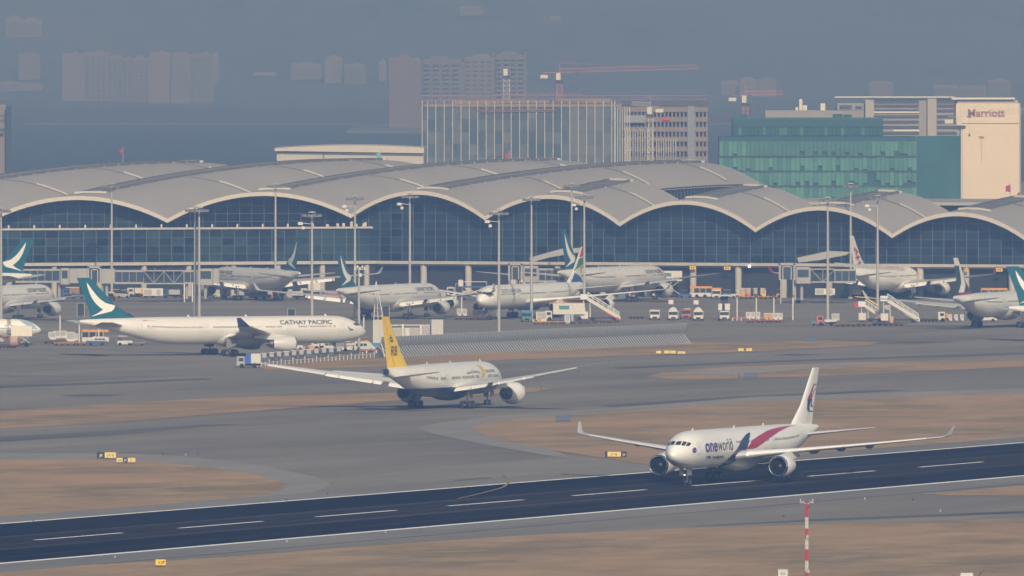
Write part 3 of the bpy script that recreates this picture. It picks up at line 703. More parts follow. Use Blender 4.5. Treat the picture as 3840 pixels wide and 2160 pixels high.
    def fin_text(P, txt, s0, h0, size, m, bold=0., shear=0., sides=(1,-1), narrow=1.0, vertical=False):
        vs, fs = text_obj(txt, size, bold, shear, narrow)
        for side in sides:
            b = MB(); w_ = max(v[0] for v in vs)
            b.add([P.fin_xz((s0 + x) if side == 1 else (s0 + w_ - x), h0 + y, side, .03) for x, y in vs], fs); b.build('fin_lettering', m, P.fin)
    def engines(P):
        er, el = P.s['er'], P.s['el']; zc = P.s['zc']
        for (ey, es, ez) in P.s['eng']:
            for side in (1, -1):
                c = (P.X(es), side*ey, ez); k = er/1.55
                b = MB(); b.lathe([(-.02,er*.86),(-.18,er*.955),(-.6,er*1.02),(-1.5,er*1.05),(-2.6,er*1.0),(-el*.78,er*.86),(-el,er*.68),(-el+.05,er*.62),(-el*.8,er*.7)], c, 'x', 32)
                na = b.build('nacelle', P.nacm or P.body, P.root, 50)
                b = MB(); b.lathe([(-.3,er*.985),(-.1,er*.94),(0,er*.875),(-.05,er*.83),(-.2,er*.80)], c, 'x', 32); b.build('inlet_lip', M_LIP, na, 60); b = MB(); b.lathe([(-.2,er*.80),(-.45,er*.785),(-1.0,er*.79)], c, 'x', 32); b.build('inlet_duct', mat('duct_grey', (.02,.022,.026), .6), na, 60)
                b = MB(); b.lathe([(-.98,er*.8),(-1.0,er*.3),(-1.0,0.001)], c, 'x', 28)
                for q in range(22):
                    a = 2*math.pi*q/22; a2 = a+.17
                    b.add([(c[0]-.95, c[1]+er*.25*math.cos(a), c[2]+er*.25*math.sin(a)), (c[0]-.95, c[1]+er*.78*math.cos(a), c[2]+er*.78*math.sin(a)), (c[0]-.8, c[1]+er*.78*math.cos(a2), c[2]+er*.78*math.sin(a2)), (c[0]-.85, c[1]+er*.25*math.cos(a2), c[2]+er*.25*math.sin(a2))], [(0,1,2,3)])
                b.build('fan', M_FAN, na)
                b = MB(); b.lathe([(-.45,.02),(-.6,er*.09),(-.96,er*.2)], c, 'x', 16); b.build('spinner', mat('spinner_grey', (.10,.10,.11), .4), na, 60)
                b = MB(); b.lathe([(-el*.7,er*.62),(-el-.3,er*.5),(-el-1.0,er*.36),(-el-1.05,er*.3),(-el-.5,er*.28),(-el-1.9,.03)], c, 'x', 20); b.build('exhaust', M_EXH, na, 50)
                # pylon
                le, ch, z, t = P.wq(ey); zw = zc+z-.05*ch; b = MB()
                pts = [(P.X(es+1.0), ez+er*.98), (P.X(le-.2), zw+.35), (P.X(le+ch*.5), zw-.1), (P.X(le+ch*.55), zw-.5), (P.X(es+el*.95), ez+er*.45), (P.X(es+el*.5), ez+er*.6)]
                b.prism(pts, side*ey-.22, side*ey+.22, 0, 'y'); b.build('pylon', P.nacm or P.body, P.root)
    def gear(P):
        tr, nb = P.s['track'], P.s['bogie']; wr = .69 if P.s['R'] > 2.5 else .58
        wme = P.wheel_mesh(wr)
        for side in (1, -1):
            b = MB(); b.tube((.2, side*(tr-.3), P.s['zc']-P.s['R']*.55), (0, side*tr, wr*.9), .24, .2, 10)
            b.tube((2.2, side*(tr-1.0), P.s['zc']-P.s['R']*.6), (0, side*tr, wr+1.3), .1, .1, 8); b.tube((0, side*(tr-2.4), P.s['zc']-P.s['R']*.7), (0, side*tr, wr+1.5), .1, .1, 8)
            xs = {1:[0], 2:[-.95,.95], 3:[-1.5,0,1.5]}[nb]
            b.tube((xs[0]-.1, side*tr, wr*.95), (xs[-1]+.1, side*tr, wr*.95), .18, .18, 8)
            gz = b.build('main_landing_gear', M_STRUT, P.root, 40)
            b = MB(); b.box(-1.0, 1.2, side*tr+.5*side-.03, side*tr+.5*side+.03, wr+1.0, P.s['zc']-P.s['R']*.55); b.build('gear_door', mat('gear_door_grey', (.2,.21,.22), .5), gz)
            for x in xs:
                for w_ in (-.62, .62):
                    o = link('wheel', wme, gz); o.location = (x, side*tr+w_, wr)
        x = P.X(P.s['sn']); b = MB(); b.tube((x+.15, 0, P.s['zc']-P.s['R']*.75), (x, 0, .5), .16, .13, 10); b.tube((x-1.3, 0, P.s['zc']-P.s['R']*.85), (x, 0, 1.3), .08, .08, 8); b.tube((x,-.45,.52),(x,.45,.52),.1,.1,8)
        gz = b.build('nose_landing_gear', M_STRUT, P.root, 40); P.ng = gz
        w2 = P.wheel_mesh(.52)
        for w_ in (-.38, .38): o = link('wheel', w2, gz); o.location = (x, w_, .52); o.scale = (1, .8, 1)
        for side in (1,-1):
            b = MB(); b.box(x-.2, x+1.6, side*.62-.03, side*.62+.03, 1.5, P.s['zc']-P.s['R']*.85); b.build('gear_door', mat('gear_door_grey', (.2,.21,.22), .5), gz)
    _wm = {}
    def wheel_mesh(P, r):
        if r in Plane._wm: return Plane._wm[r]
        b = MB(); w = .24*r/.69 + .02; b.lathe([(-w,r*.5),(-w,r*.86),(-w*.7,r*.98),(w*.7,r*.98),(w,r*.86),(w,r*.5)], (0,0,0), 'y', 20)
        for sgn in (-1, 1): b.lathe([(sgn*w*.95,r*.52),(sgn*w*.75,r*.35),(sgn*w*.9,.02)], (0,0,0), 'y', 14, 1)
        Plane._wm[r] = b.mesh('wheel', [M_TYRE, M_HUB], 50); return Plane._wm[r]

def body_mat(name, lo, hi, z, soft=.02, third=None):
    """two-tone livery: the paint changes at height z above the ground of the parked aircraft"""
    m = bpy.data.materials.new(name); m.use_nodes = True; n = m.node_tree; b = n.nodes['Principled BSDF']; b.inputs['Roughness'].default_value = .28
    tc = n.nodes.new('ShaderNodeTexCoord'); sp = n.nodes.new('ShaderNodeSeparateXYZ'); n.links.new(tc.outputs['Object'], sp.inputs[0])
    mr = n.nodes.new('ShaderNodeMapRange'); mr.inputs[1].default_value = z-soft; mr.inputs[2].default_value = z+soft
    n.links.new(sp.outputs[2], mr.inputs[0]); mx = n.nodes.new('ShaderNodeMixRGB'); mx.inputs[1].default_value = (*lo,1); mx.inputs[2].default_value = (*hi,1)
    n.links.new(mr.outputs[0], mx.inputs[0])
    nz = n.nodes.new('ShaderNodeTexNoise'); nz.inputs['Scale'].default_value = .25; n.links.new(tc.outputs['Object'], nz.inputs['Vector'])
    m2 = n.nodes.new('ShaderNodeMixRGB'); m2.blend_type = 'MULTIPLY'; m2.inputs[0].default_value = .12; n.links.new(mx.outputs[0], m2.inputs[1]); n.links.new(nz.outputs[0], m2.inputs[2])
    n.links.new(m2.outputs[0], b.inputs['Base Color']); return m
M_CX = body_mat('white_over_grey', (.60,.61,.615), (.70,.695,.685), 5.35, .12)
M_CXB = body_mat('white_over_grey_tall', (.60,.61,.615), (.70,.695,.685), 5.9, .12)
M_RB = body_mat('white_over_navy', (.022,.04,.085), (.74,.74,.73), 3.8, .05)
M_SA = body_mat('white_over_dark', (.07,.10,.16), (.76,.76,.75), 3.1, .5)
WHITE = (.82,.81,.79)

COCK_A = [[(1.62,58),(1.32,86),(2.15,87),(2.52,66)], [(1.70,54),(2.62,62),(3.05,49),(2.1,40)], [(2.2,37),(3.1,46),(3.6,35),(2.95,29)]]
COCK_B = [[(2.1,62),(1.8,87),(2.75,87),(3.1,66)], [(2.2,58),(3.2,62),(3.7,48),(2.7,42)], [(2.8,39),(3.75,45),(4.2,34),(3.5,30)]]
def brushwing(P, k=1.0, m=None, s_off=0.0, h_off=0.0):
    """white sweeping wing stroke on the fin"""
    f = P.s['fin']; H0, H1 = f[1][0], f[-1][0]; 
    def q(u, h):                                        # u across the chord, h up the fin (0..1)
        hh = H0 + (H1-H0)*h; le, c = P.fin_q(hh); return (le+u*c, hh)
    A = [(.5,.887),(.62,.78),(.69,.62),(.71,.5),(.69,.37),(.64,.28),(.58,.206)]; B = [(.49,.887),(.48,.75),(.455,.58),(.41,.47),(.31,.37),(.1,.32),(.03,.31)]
    P.fin_decal('brush_stroke', [q(*a) for a in A], [q(*b) for b in B], m or M_AWHITE)
    A = [(.032,.313),(.3,.265),(.58,.206),(.78,.12),(.97,.042)]; B = [(.03,.31),(.2,.235),(.37,.165),(.79,.08),(.97,.035)]
    P.fin_decal('brush_stroke', [q(*a) for a in A], [q(*b) for b in B], m or M_AWHITE)
AWAY = AX.copy(); AWAYL = Vector((-math.sin(R_(20)), math.cos(R_(20)), 0)); TOWARD = -AX
M_REDP = mat('crimson_paint', (.37,.012,.05), .3); M_NAVY = mat('navy_paint', (.016,.03,.095), .3); M_PURP = mat('violet_paint', (.05,.04,.22), .35)
M_YFIN = mat('yellow_paint', (.84,.57,.03), .35, var=.05, scale=.4); M_GREEN = mat('green_paint', (.02,.19,.09), .35); M_BLUE = mat('blue_paint', (.02,.07,.30), .35)
M_LBLUE = mat('sky_blue_paint', (.24,.42,.55), .35); M_ORG = mat('orange_paint', (.62,.27,.05), .4)
GP = 'airliners on the airfield'
# --- white jet with crimson and navy swoosh rolling along the runway
p = Plane('a333', (2802,1802), TOWARD, 'white twin-jet with crimson and navy swoosh, rolling on the dark runway', GP, M_AWHITE, flap=.25, fairm=mat('canoe_grey', (.16,.17,.19), .5))
p.cockpit(COCK_A); p.doors([4.6, 17.6, 36.0, 50.6])
V0 = .85
p.windows([(20.5,35.0),(37.3,49.8)], v=V0); p.windows([(7,17)], v=V0, sides=(-1,))
p.title('one', 7.0, -.25, 2.62, 1, M_PURP, bold=.075, width=5.2); p.title('world', 12.35, -.25, 2.62, 1, M_TITLE, width=6.2)
p.title('TM  malaysia', 7.7, -1.35, .62, 1, M_NAVY, bold=.015, width=7.6)
p.decal('swoosh', [(28.2,2.3),(26.4,2.05),(24.7,1.62),(22.3,.89),(20.7,0),(19.3,-.66),(18.2,-1.33),(17.3,-2.14),(17.0,-3.0),(17.2,-3.9)], [(28.25,2.2),(27.4,1.7),(26.2,1.11),(24.8,-.15),(23.7,-.81),(22.5,-1.62),(21.6,-2.5),(20.8,-3.3),(20.3,-3.9)], 1, M_NAVY, 34, 8)
p.decal('swoosh', [(24.6,-.28),(25.6,.2),(27.4,.95),(29.8,1.4),(32.4,1.8),(35.5,2.3),(38.7,2.65),(42.4,2.95),(46.1,3.1),(52.5,3.27)], [(24.65,-.3),(27.5,-.32),(29.0,-.2),(32.1,.45),(34.6,.95),(37.3,1.45),(40.4,2.0),(43.4,2.4),(47,2.85),(52.5,3.24)], 1, M_REDP, 34, 6)
def disc(P, s, v, r, side, m, n=24, off=.03, nm='emblem'):
    b = MB(); R = P.s['R']; vs = [P.FS(s, v/R, side, off)]
    for q in (.5, 1): vs += [P.FS(s + r*q*math.cos(2*math.pi*k/n), (v + r*q*math.sin(2*math.pi*k/n))/R, side, off) for k in range(n)]
    b.add(vs, [(0, 1+k, 1+(k+1)%n) for k in range(n)] + [(1+k, 1+n+k, 1+n+(k+1)%n, 1+(k+1)%n) for k in range(n)]); return b.build(nm, m, P.fo)
disc(p, 3.75, .3, .5, 1, M_PURP)
p.title('one', 3.48, .22, .22, 1, M_AWHITE, off=.05, width=.55)
f = p.s['fin']; H0, H1 = f[1][0], f[-1][0]
def q_(P, u, h):
    f = P.s['fin']; hh = f[1][0] + (f[-1][0]-f[1][0])*h; le, c = P.fin_q(hh); return (le+u*c, hh)
Q = lambda L: [q_(p, *a) for a in L]
p.fin_decal('kite_emblem', Q([(.26,.45),(.36,.53),(.43,.60),(.50,.665),(.60,.70),(.96,.705)]), Q([(.68,.45),(.60,.52),(.60,.6),(.64,.655),(.70,.678),(.96,.688)]), M_REDP)
p.fin_decal('kite_emblem', Q([(.64,.455),(.70,.51),(.72,.585),(.80,.61),(.96,.615)]), Q([(.70,.452),(.76,.51),(.78,.57),(.83,.593),(.96,.597)]), M_REDP)
p.fin_decal('kite_emblem', Q([(.26,.445),(.36,.36),(.43,.28),(.53,.222),(.66,.2),(.98,.195)]), Q([(.68,.445),(.62,.36),(.61,.30),(.65,.25),(.74,.22),(.98,.212)]), M_NAVY)
p.fin_decal('kite_emblem', Q([(.62,.44),(.67,.37),(.72,.31),(.80,.29),(.96,.286)]), Q([(.70,.44),(.74,.38),(.79,.33),(.84,.312),(.96,.305)]), M_NAVY)
x = p.X(p.s['sn'])
for y_, z_ in ((-.32,1.55),(.3,1.55),(.3,2.45)):
    b = MB(); b.lathe([(.0,.02),(.0,.09),(-.15,.08),(-.22,.02)], (x+.32, y_, z_), 'x', 10); b.build('taxi_light', M_LIGHT, p.ng)
b = MB(); le_ = p.wq(4.0); b.lathe([(0,.02),(0,.1),(-.2,.08)], (p.X(le_[0])+.06, 4.0, p.s['zc']+le_[2]+.02), 'x', 10); b.build('landing_light', M_LIGHT, p.root)

# --- yellow-tailed jet taxiing away
p = Plane('b788', (1655,1531), AWAY, 'white and navy jet with bright yellow tail fin taxiing away', GP, M_RB, finm=M_YFIN, wingm=mat('pale_wing', (.66,.66,.65), .4, var=.05, scale=.4), flap=.6, flapm=M_AWHITE, stabm=M_AWHITE, nacm=M_AWHITE, fairm=M_AWHITE)
p.cockpit(COCK_B); p.doors([5.6, 15.6, 32.2, 44.2], v0=-1.0)
p.windows([(7.5,13.2),(17.2,31.2),(33.6,36.5),(37.2,42.6)], v=.35, pitch=.62, w=.3, h=.5)
b = MB(); b.loft([[p.FS(s, 2*math.pi*j/24, 1, .02) for j in range(24)] for s in (55.0,55.6,56.2,56.5,56.7)]); b.build('tail_cone_tip', M_NAVY, p.root, 50)
for sd_ in (1, -1):
    p.decal('gold_flourish', [(15.9,2.6),(15.5,2.2),(15.3,1.6),(15.2,1.0),(15.6,.3)], [(14.2,2.5),(13.8,2.0),(13.6,1.4),(13.9,.7),(14.6,.2)], sd_, mat('gold_paint', (.62,.42,.06), .35))
    p.title('ROYAL BRUNEI', 8.9 if sd_ == 1 else 13.2, .95, .85, sd_, M_TITLE, width=4.3)
    b = MB(); R = p.s['R']                              # flowing script as brush strokes
    for k in range(9):
        s0 = 22.9 - .72*k; a = random.uniform(.9,1.3); pts = [(s0, a), (s0-.2, a+.5*random.random()), (s0-.5, a-.15), (s0-.85, a+.25)]
        for (s1, v1), (s2, v2) in zip(pts, pts[1:]):
            b.add([p.FS(s1,(v1)/R,sd_,.03), p.FS(s2,(v2)/R,sd_,.03), p.FS(s2,(v2+.17)/R,sd_,.03), p.FS(s1,(v1+.17)/R,sd_,.03)], [(0,1,2,3)])
    b.build('script_lettering', M_TITLE, p.fo)
le, c = p.fin_q(5.9); p.fin_text('RB', le+c*.30, 4.75, 2.4, M_TITLE, narrow=.92)
Q = lambda L: [q_(p, *a) for a in L]
p.fin_decal('crown_emblem', Q([(.42,.54),(.44,.585),(.52,.60),(.60,.585),(.62,.54)]), Q([(.46,.54),(.48,.57),(.52,.58),(.56,.57),(.58,.54)]), M_TITLE, 10, 2)
p.fin_decal('crown_emblem', Q([(.40,.53),(.62,.53)]), Q([(.46,.495),(.56,.495)]), M_TITLE, 6, 2)
p.fin_decal('crown_emblem', Q([(.505,.60),(.505,.645)]), Q([(.535,.60),(.535,.645)]), M_TITLE, 4, 1)

# --- teal-tailed jets
def teal_jet(spec, px, hd, label, nose_mark=True, title=True, body=None, old=False, **o):
    P = Plane(spec, px, hd, label, GP, body or (M_CXB if spec == 'b773' else M_CX), finm=M_TEAL, **o)
    P.cockpit(COCK_B if spec == 'b773' else COCK_A); L = P.s['L']
    brushwing(P)
    e = L - 63.7
    P.doors([6.0, 17.6, 36.2+e*.5, 50.6+e]); P.windows([(8.0,16.6),(20,23.8),(24.3,35.8),(37.6+e*.5,49.8+e)], v=.66)
    if title:
        for sd_ in (1, -1):
            P.title('CATHAY PACIFIC', 8.6 if sd_ == 1 else 20.2, 1.12, 1.42, sd_, M_TITLE, width=11.6, bold=.03)
            if nose_mark:
                P.decal('nose_stroke', [(5.3,.95),(4.6,.35),(3.7,.1)], [(5.25,.9),(4.9,.2),(4.0,-.2)], sd_, M_TEAL, 8, 3)
                P.decal('nose_stroke', [(3.7,.12),(4.3,.1),(4.9,-.35)], [(3.9,-.05),(4.4,-.15),(4.85,-.38)], sd_, M_TEAL, 8, 3)
    return P
p = teal_jet('a333', (824,1333), Vector((math.cos(R_(24)), math.sin(R_(24)), 0)), 'teal-tailed white jet seen side-on, taxiing just left of the blast fence', wlm=M_NAVY, flap=.3)  # navy winglets: dark teal with their shade put into the colour
p.title('B-HLR', 49.6, -.02, .8, -1, M_LINE, width=1.5); p.title('one', 50.3, 2.05, .55, -1, M_REDP, width=.9, bold=.02); p.title('world', 49.3, 2.05, .55, -1, M_LINE, width=1.3)
p.title('B', 0, 0, .1, -1, M_LINE) if False else None
teal_jet('a333', (968,1127), AWAYL, 'white jet with teal fin parked nose-in below the glass hall, behind the twin masts', flap=.9, flapm=M_AWHITE)
teal_jet('a333', (1450,1197), AWAY, 'teal-finned white jet parked tail-on beyond the grey equipment enclosure', flap=.9, flapm=M_AWHITE)
teal_jet('b773', (2290,1132), AWAY, 'large teal-finned white jet at the gate behind the rainbow-tailed jet', body=M_CXB)
teal_jet('a333', (-308,1140), Vector((-math.sin(R_(65)), math.cos(R_(65)), 0)), 'teal fin and tail cone of a jet cut off by the left edge', title=False)
teal_jet('a333', (-12,1202), AWAY, 'white jet nosing in from the left edge, its tail out of frame')
p = teal_jet('a333', (4286,1277), Vector((math.cos(R_(20)), math.sin(R_(20)), 0)), 'teal tail fin and white tail cone cut off by the right edge', title=False)
# old livery jet at the right
p = Plane('a333', (3748,1228), AWAY, 'white jet with pale stroke on dark fin and red fin root, parked far right', GP, M_CX, finm=mat('dark_green_paint', (.02,.06,.075), .35), flap=.3)
p.cockpit(COCK_A); p.doors([6,17.6,36.2,50.6]); p.windows([(8,16.6),(20,35.8),(37.6,49.8)], v=.66)
Q = lambda L: [q_(p, *a) for a in L]
p.fin_decal('pale_stroke', Q([(.02,.78),(.02,.99)]), Q([(.98,.78),(.98,.99)]), M_AWHITE, 6, 4); p.fin_decal('pale_stroke', Q([(.05,.8),(.1,.5),(.3,.25),(.6,.05)]), Q([(.4,.8),(.5,.5),(.62,.3),(.95,.04)]), M_AWHITE)
p.fin_decal('red_band', Q([(.1,.0),(.98,.0)]), Q([(.1,.05),(.98,.05)]), M_REDP, 6, 2)
p.title('CATHAY PACIFIC', 20.2, 1.12, 1.42, -1, M_TITLE, width=11.6)
# --- rainbow-tailed four-engined jet
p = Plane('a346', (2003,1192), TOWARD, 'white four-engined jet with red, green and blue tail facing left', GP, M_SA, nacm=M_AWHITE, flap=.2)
p.cockpit(COCK_A); p.doors([5,18,38,54]); p.windows([(7,17),(20,37),(39.5,53)], v=.7)
Q = lambda L: [q_(p, *a) for a in L]
p.fin_decal('fin_band', Q([(.01,.70),(.01,1.0)]), Q([(.99,.72),(.99,1.0)]), mat('flag_red', (.42,.03,.05), .35), 8, 6)
p.fin_decal('fin_band', Q([(.05,.32),(.02,.5),(.01,.66)]), Q([(.99,.5),(.99,.6),(.99,.68)]), M_GREEN, 10, 6)
p.fin_decal('fin_band', Q([(.02,.0),(.04,.28)]), Q([(.99,.0),(.99,.12)]), M_BLUE, 8, 6)
p.fin_decal('fin_band', Q([(.99,.2),(.55,.46)]), Q([(.99,.44),(.58,.47)]), mat('flag_gold', (.55,.35,.12), .35), 8, 3, off=.04)
p.title('SOUTH AFRICAN', 8.0, 1.0, 1.5, 1, M_TITLE, width=12.5)
# --- red emblem jet
p = Plane('a333', (3346,1123), AWAY, 'white jet with red winding emblem on its white fin at the right gate', GP, M_AWHITE, wlm=M_REDP, flap=.9, flapm=M_AWHITE)
p.cockpit(COCK_A); p.doors([6,17.6,36.2,50.6]); p.windows([(8,16.6),(20,35.8),(37.6,49.8)], v=.66)
Q = lambda L: [q_(p, *a) for a in L]
zz = [(.42+.16*math.sin(k*1.05)*(1 if k % 2 else -1)*(1-.03*k)+.1*math.sin(k*2.3), .62-.052*k) for k in range(11)]
p.fin_decal('winding_emblem', Q(zz), Q([(a+.10, b+.035) for a, b in zz]), M_REDP, 40, 2); p.fin_decal('winding_emblem', Q([(.3,.57),(.45,.52),(.7,.56)]), Q([(.32,.61),(.48,.57),(.72,.60)]), M_REDP, 10, 2)
p.fin_decal('winding_emblem', Q([(.25,.33),(.5,.36),(.75,.30)]), Q([(.25,.37),(.5,.40),(.75,.34)]), M_REDP, 10, 2)
p.title('DRAGONAIR', 17.0, 1.1, 1.5, -1, M_REDP, width=8.5)
# --- small jet nose at the left edge
p = Plane('a320', (-160,1296), Vector((1, .05, 0)).normalized(), 'white narrow jet nose with pale blue brow behind the catering box, left edge', GP, body_mat('white_over_pale', (.62,.6,.57), (.8,.79,.77), 3.3, .05))
p.windows([(5,32)], v=.5, pitch=1.1, w=.7, h=.5); p.decal('blue_brow', [(2.2,2.2),(1.2,1.3),(.7,.3)], [(4.8,2.4),(3.6,1.2),(2.0,.25)], -1, M_LBLUE, 10, 5); p.decal('blue_line', [(4,.1),(20,.1)], [(4,-.1),(20,-.1)], -1, M_LBLUE, 20, 1)
# ------------------------------------------------------------------ apron furniture
ORD = ['first','second','third','fourth','fifth','sixth','seventh','eighth','ninth','tenth','eleventh','twelfth','thirteenth','fourteenth']
M_MAST = mat('mast_grey', (.36,.36,.355), .6); M_LAMP = mat('lamp_housing', (.13,.14,.16), .5); M_PWHITE = mat('painted_white', (.56,.55,.53), .5, var=.05, scale=.8)
M_ORANGE = mat('orange_vehicle', (.58,.26,.04), .5, var=.1, scale=.8); M_VWHITE = mat('vehicle_white', (.54,.53,.51), .4); M_VGREY = mat('vehicle_grey', (.33,.34,.35), .5)
M_VBLUE = mat('vehicle_blue', (.03,.09,.26), .45); M_VTEAL = mat('vehicle_teal', (.05,.2,.24), .45); M_VRED = mat('vehicle_red', (.45,.03,.06), .45); M_RUST = mat('dolly_rust', (.16,.08,.06), .8, var=.2, scale=1.5)
M_VDARK = mat('vehicle_dark', (.03,.035,.045), .6); M_ALU = mat('container_aluminium', (.55,.55,.54), .4, .5, var=.08, scale=.8); M_PINKR = mat('faded_red', (.36,.12,.12), .6)
M_SIGNY = mat('sign_yellow', (.72,.48,.03), .5); M_SIGNP = mat('sign_pale_yellow', (.66,.52,.17), .5); M_FENCE = mat('fence_steel', (.215,.245,.285), .5, .2, var=.06, scale=.6); M_STRUTG = mat('galvanised_strut', (.62,.65,.68), .5)
M_TIMBER = mat('brown_load', (.26,.15,.09), .8)
GM = 'floodlight masts on the apron'
def mast(x, ytop, label, h=28.5, heads=1, camera=False):
    s = (ytop - HOR)/(CAMH - h); Y = FPX/s; r = tag(empty('floodlight_mast', ((x-CX)/s, Y, 0)), label, 'light mast', GM)
    b = MB(); b.tube((0,0,0), (0,0,h-.6), .36, .2, 14); b.build('pole', M_MAST, r, 40)
    b = MB(); b.lathe([(0,.75),(.35,.75),(.5,.5)], (0,0,0), 'z', 16); b.build('base_plate', M_CONC, r, 40)
    b = MB(); b.lathe([(-.25,1.5),(-.1,1.62),(.05,1.5)], (0,0,h-.7), 'z', 20)
    for k in range(6): a = math.pi*k/3; b.tube((0,0,h-.7), (1.55*math.cos(a),1.55*math.sin(a),h-.75), .07, .07, 6)
    hr = b.build('head_frame', M_MAST, r)
    for k in range(10):
        a = 2*math.pi*k/10; c = Vector((1.75*math.cos(a), 1.75*math.sin(a), h-.55)); b = MB(); b.bevbox(c.x-.36, c.x+.36, c.y-.36, c.y+.36, c.z-.35, c.z+.2, .1); b.build('floodlight', M_LAMP, r)
    b = MB(); b.tube((0,0,h-.6), (0,0,h+.1), .18, .18, 8); b.lathe([(0,.9),(.2,.7),(.35,.05)], (0,0,h-.05), 'z', 14); b.build('cap', M_MAST, r, 50)
    if camera:
        b = MB(); b.tube((-.2,0,h-2.4), (-2.2,-.2,h-2.2), .07, .07, 6); b.bevbox(-3.0,-1.9,-.5,.4,h-2.6,h-2.0,.12); b.bevbox(-2.2,-1.5,-.4,.3,h-3.5,h-2.9,.1); b.build('camera_bracket', M_PWHITE, r)
    return r
mast(4, 781, 'floodlight head at the left edge of the photo')
mast(419, 690, 'tall light mast rising above the leftmost glass arch')
mast(731, 778, 'left one of the paired light masts behind the side-on jet'); mast(747, 779, 'right one of the paired light masts behind the side-on jet')
mast(1033, 690, 'light mast in front of the second glass arch, left of the teal fin')
mast(1170, 797, 'light mast behind the forward cabin of the side-on jet', camera=True)
mast(1331, 736, 'light mast in line with the roof valley at the hall corner', camera=True)
mast(1537, 728, 'light mast at the crown of the arch beside the glass hall end', camera=True)
mast(1871, 790, 'light mast rising from behind the blast fence', camera=True)
mast(1993, 738, 'light mast crossing the nose of the rainbow-tailed jet')
mast(2144, 689, 'tallest light mast above the arch, left of the rainbow tail')
mast(2191, 731, 'light mast crossing the rainbow tail fin', camera=True)
mast(3104, 741, 'light mast left of the red emblem fin, lit on its edge')
mast(3190, 689, 'light mast standing right behind the red emblem fin')
mast(3291, 734, 'light mast crossing the red emblem jet', camera=True)
# short mast by the nose of the side-on jet
s_ = (1325-HOR)/CAMH; r = tag(empty('camera_mast', G(1346,1325)), 'short pole with cameras in front of the side-on jet nose', 'mast')
b = MB(); b.tube((0,0,0),(0,0,17.6),.34,.2,12); b.build('pole', M_MAST, r, 40)
b = MB()
for k in range(5): b.bevbox(-1.0+.5*k, -.6+.5*k, -.3, .3, 17.2+.35*(k%2), 17.8+.35*(k%2), .08)
b.tube((-1,0,17.3),(1.4,0,17.3),.06,.06,6); b.bevbox(-.1,.6,-.5,.1,15.8,16.5,.1); b.build('camera_cluster', M_PWHITE, r)

# blast fence: curved sheet carried by raking struts
FA, FB = G(1445,1342), G(2592,1289)
fd = (FB-FA); FL = fd.length; fd.normalize(); fo = Vector((fd.y,-fd.x,0))          # fo points to the camera side
fr = tag(empty('blast_fence', FA, head(fd)), 'long grey jet blast fence with slanting steel struts', 'fence')
prof = [(1.6,2.15),(1.2,2.7),(.95,3.2),(.85,3.7),(.9,4.25)]                        # (set back, height) of the curved sheet
NP = 32
for k in range(NP):
    x0, x1 = FL*k/NP+.02, FL*(k+1)/NP-.02; b = MB(); rr = []
    for d, z in prof: rr.append((d, z))
    vs = [(x0,d,z) for d,z in rr]+[(x1,d,z) for d,z in rr]+[(x0,d+.05,z) for d,z in rr]+[(x1,d+.05,z) for d,z in rr]; n = len(rr)
    b.add(vs, [(i,i+1,n+i+1,n+i) for i in range(n-1)]+[(2*n+i,3*n+i,3*n+i+1,2*n+i+1) for i in range(n-1)]); b.build('fence_panel', M_FENCE, fr)
b = MB(); b.add([(0,1.75,0),(FL,1.75,0),(FL,1.75,2.3),(0,1.75,2.3),(0,1.8,0),(FL,1.8,0),(FL,1.8,2.3),(0,1.8,2.3)], [(0,1,2,3),(7,6,5,4),(0,4,5,1),(3,2,6,7)]); b.build('lower_sheet', mat('fence_lower_sheet', (.13,.15,.175), .6), fr)
sb = MB(); sb.loft([[(-.1,0,0),(.1,0,0),(.1,.09,0),(-.1,.09,0)], [(-1.1,1.55,2.45),(-.9,1.55,2.45),(-.9,1.64,2.45),(-1.1,1.64,2.45)]]); sme = sb.mesh('strut', M_STRUTG)
for k in range(116): o = link('strut', sme, fr); o.location = (1.1 + (FL-1.2)*k/115, 0, 0)
b = MB()
for k in range(116):
    x = 1.1+(FL-1.2)*k/115-1.0
    for (d0,z0),(d1,z1) in zip(prof, prof[1:]): b.loft([[(x-.05,d0-.1,z0),(x+.05,d0-.1,z0),(x+.05,d0,z0),(x-.05,d0,z0)],[(x-.05,d1-.1,z1),(x+.05,d1-.1,z1),(x+.05,d1,z1),(x-.05,d1,z1)]])
b.build('panel_ribs', mat('rib_steel', (.30,.33,.37), .5), fr, 0, 'stuff')
b = MB()
for k in range(160): x = FL*(k+.5)/160; b.cbox((x,.88,4.33), (.14,.1,.1))
b.build('top_bolts', M_STRUTG, fr, 0, 'stuff')
b = MB(); b.tube((-.3,0,.1),(-.3+1.0,1.6,4.2),.12,.12,6); b.build('end_strut', M_PWHITE, fr)

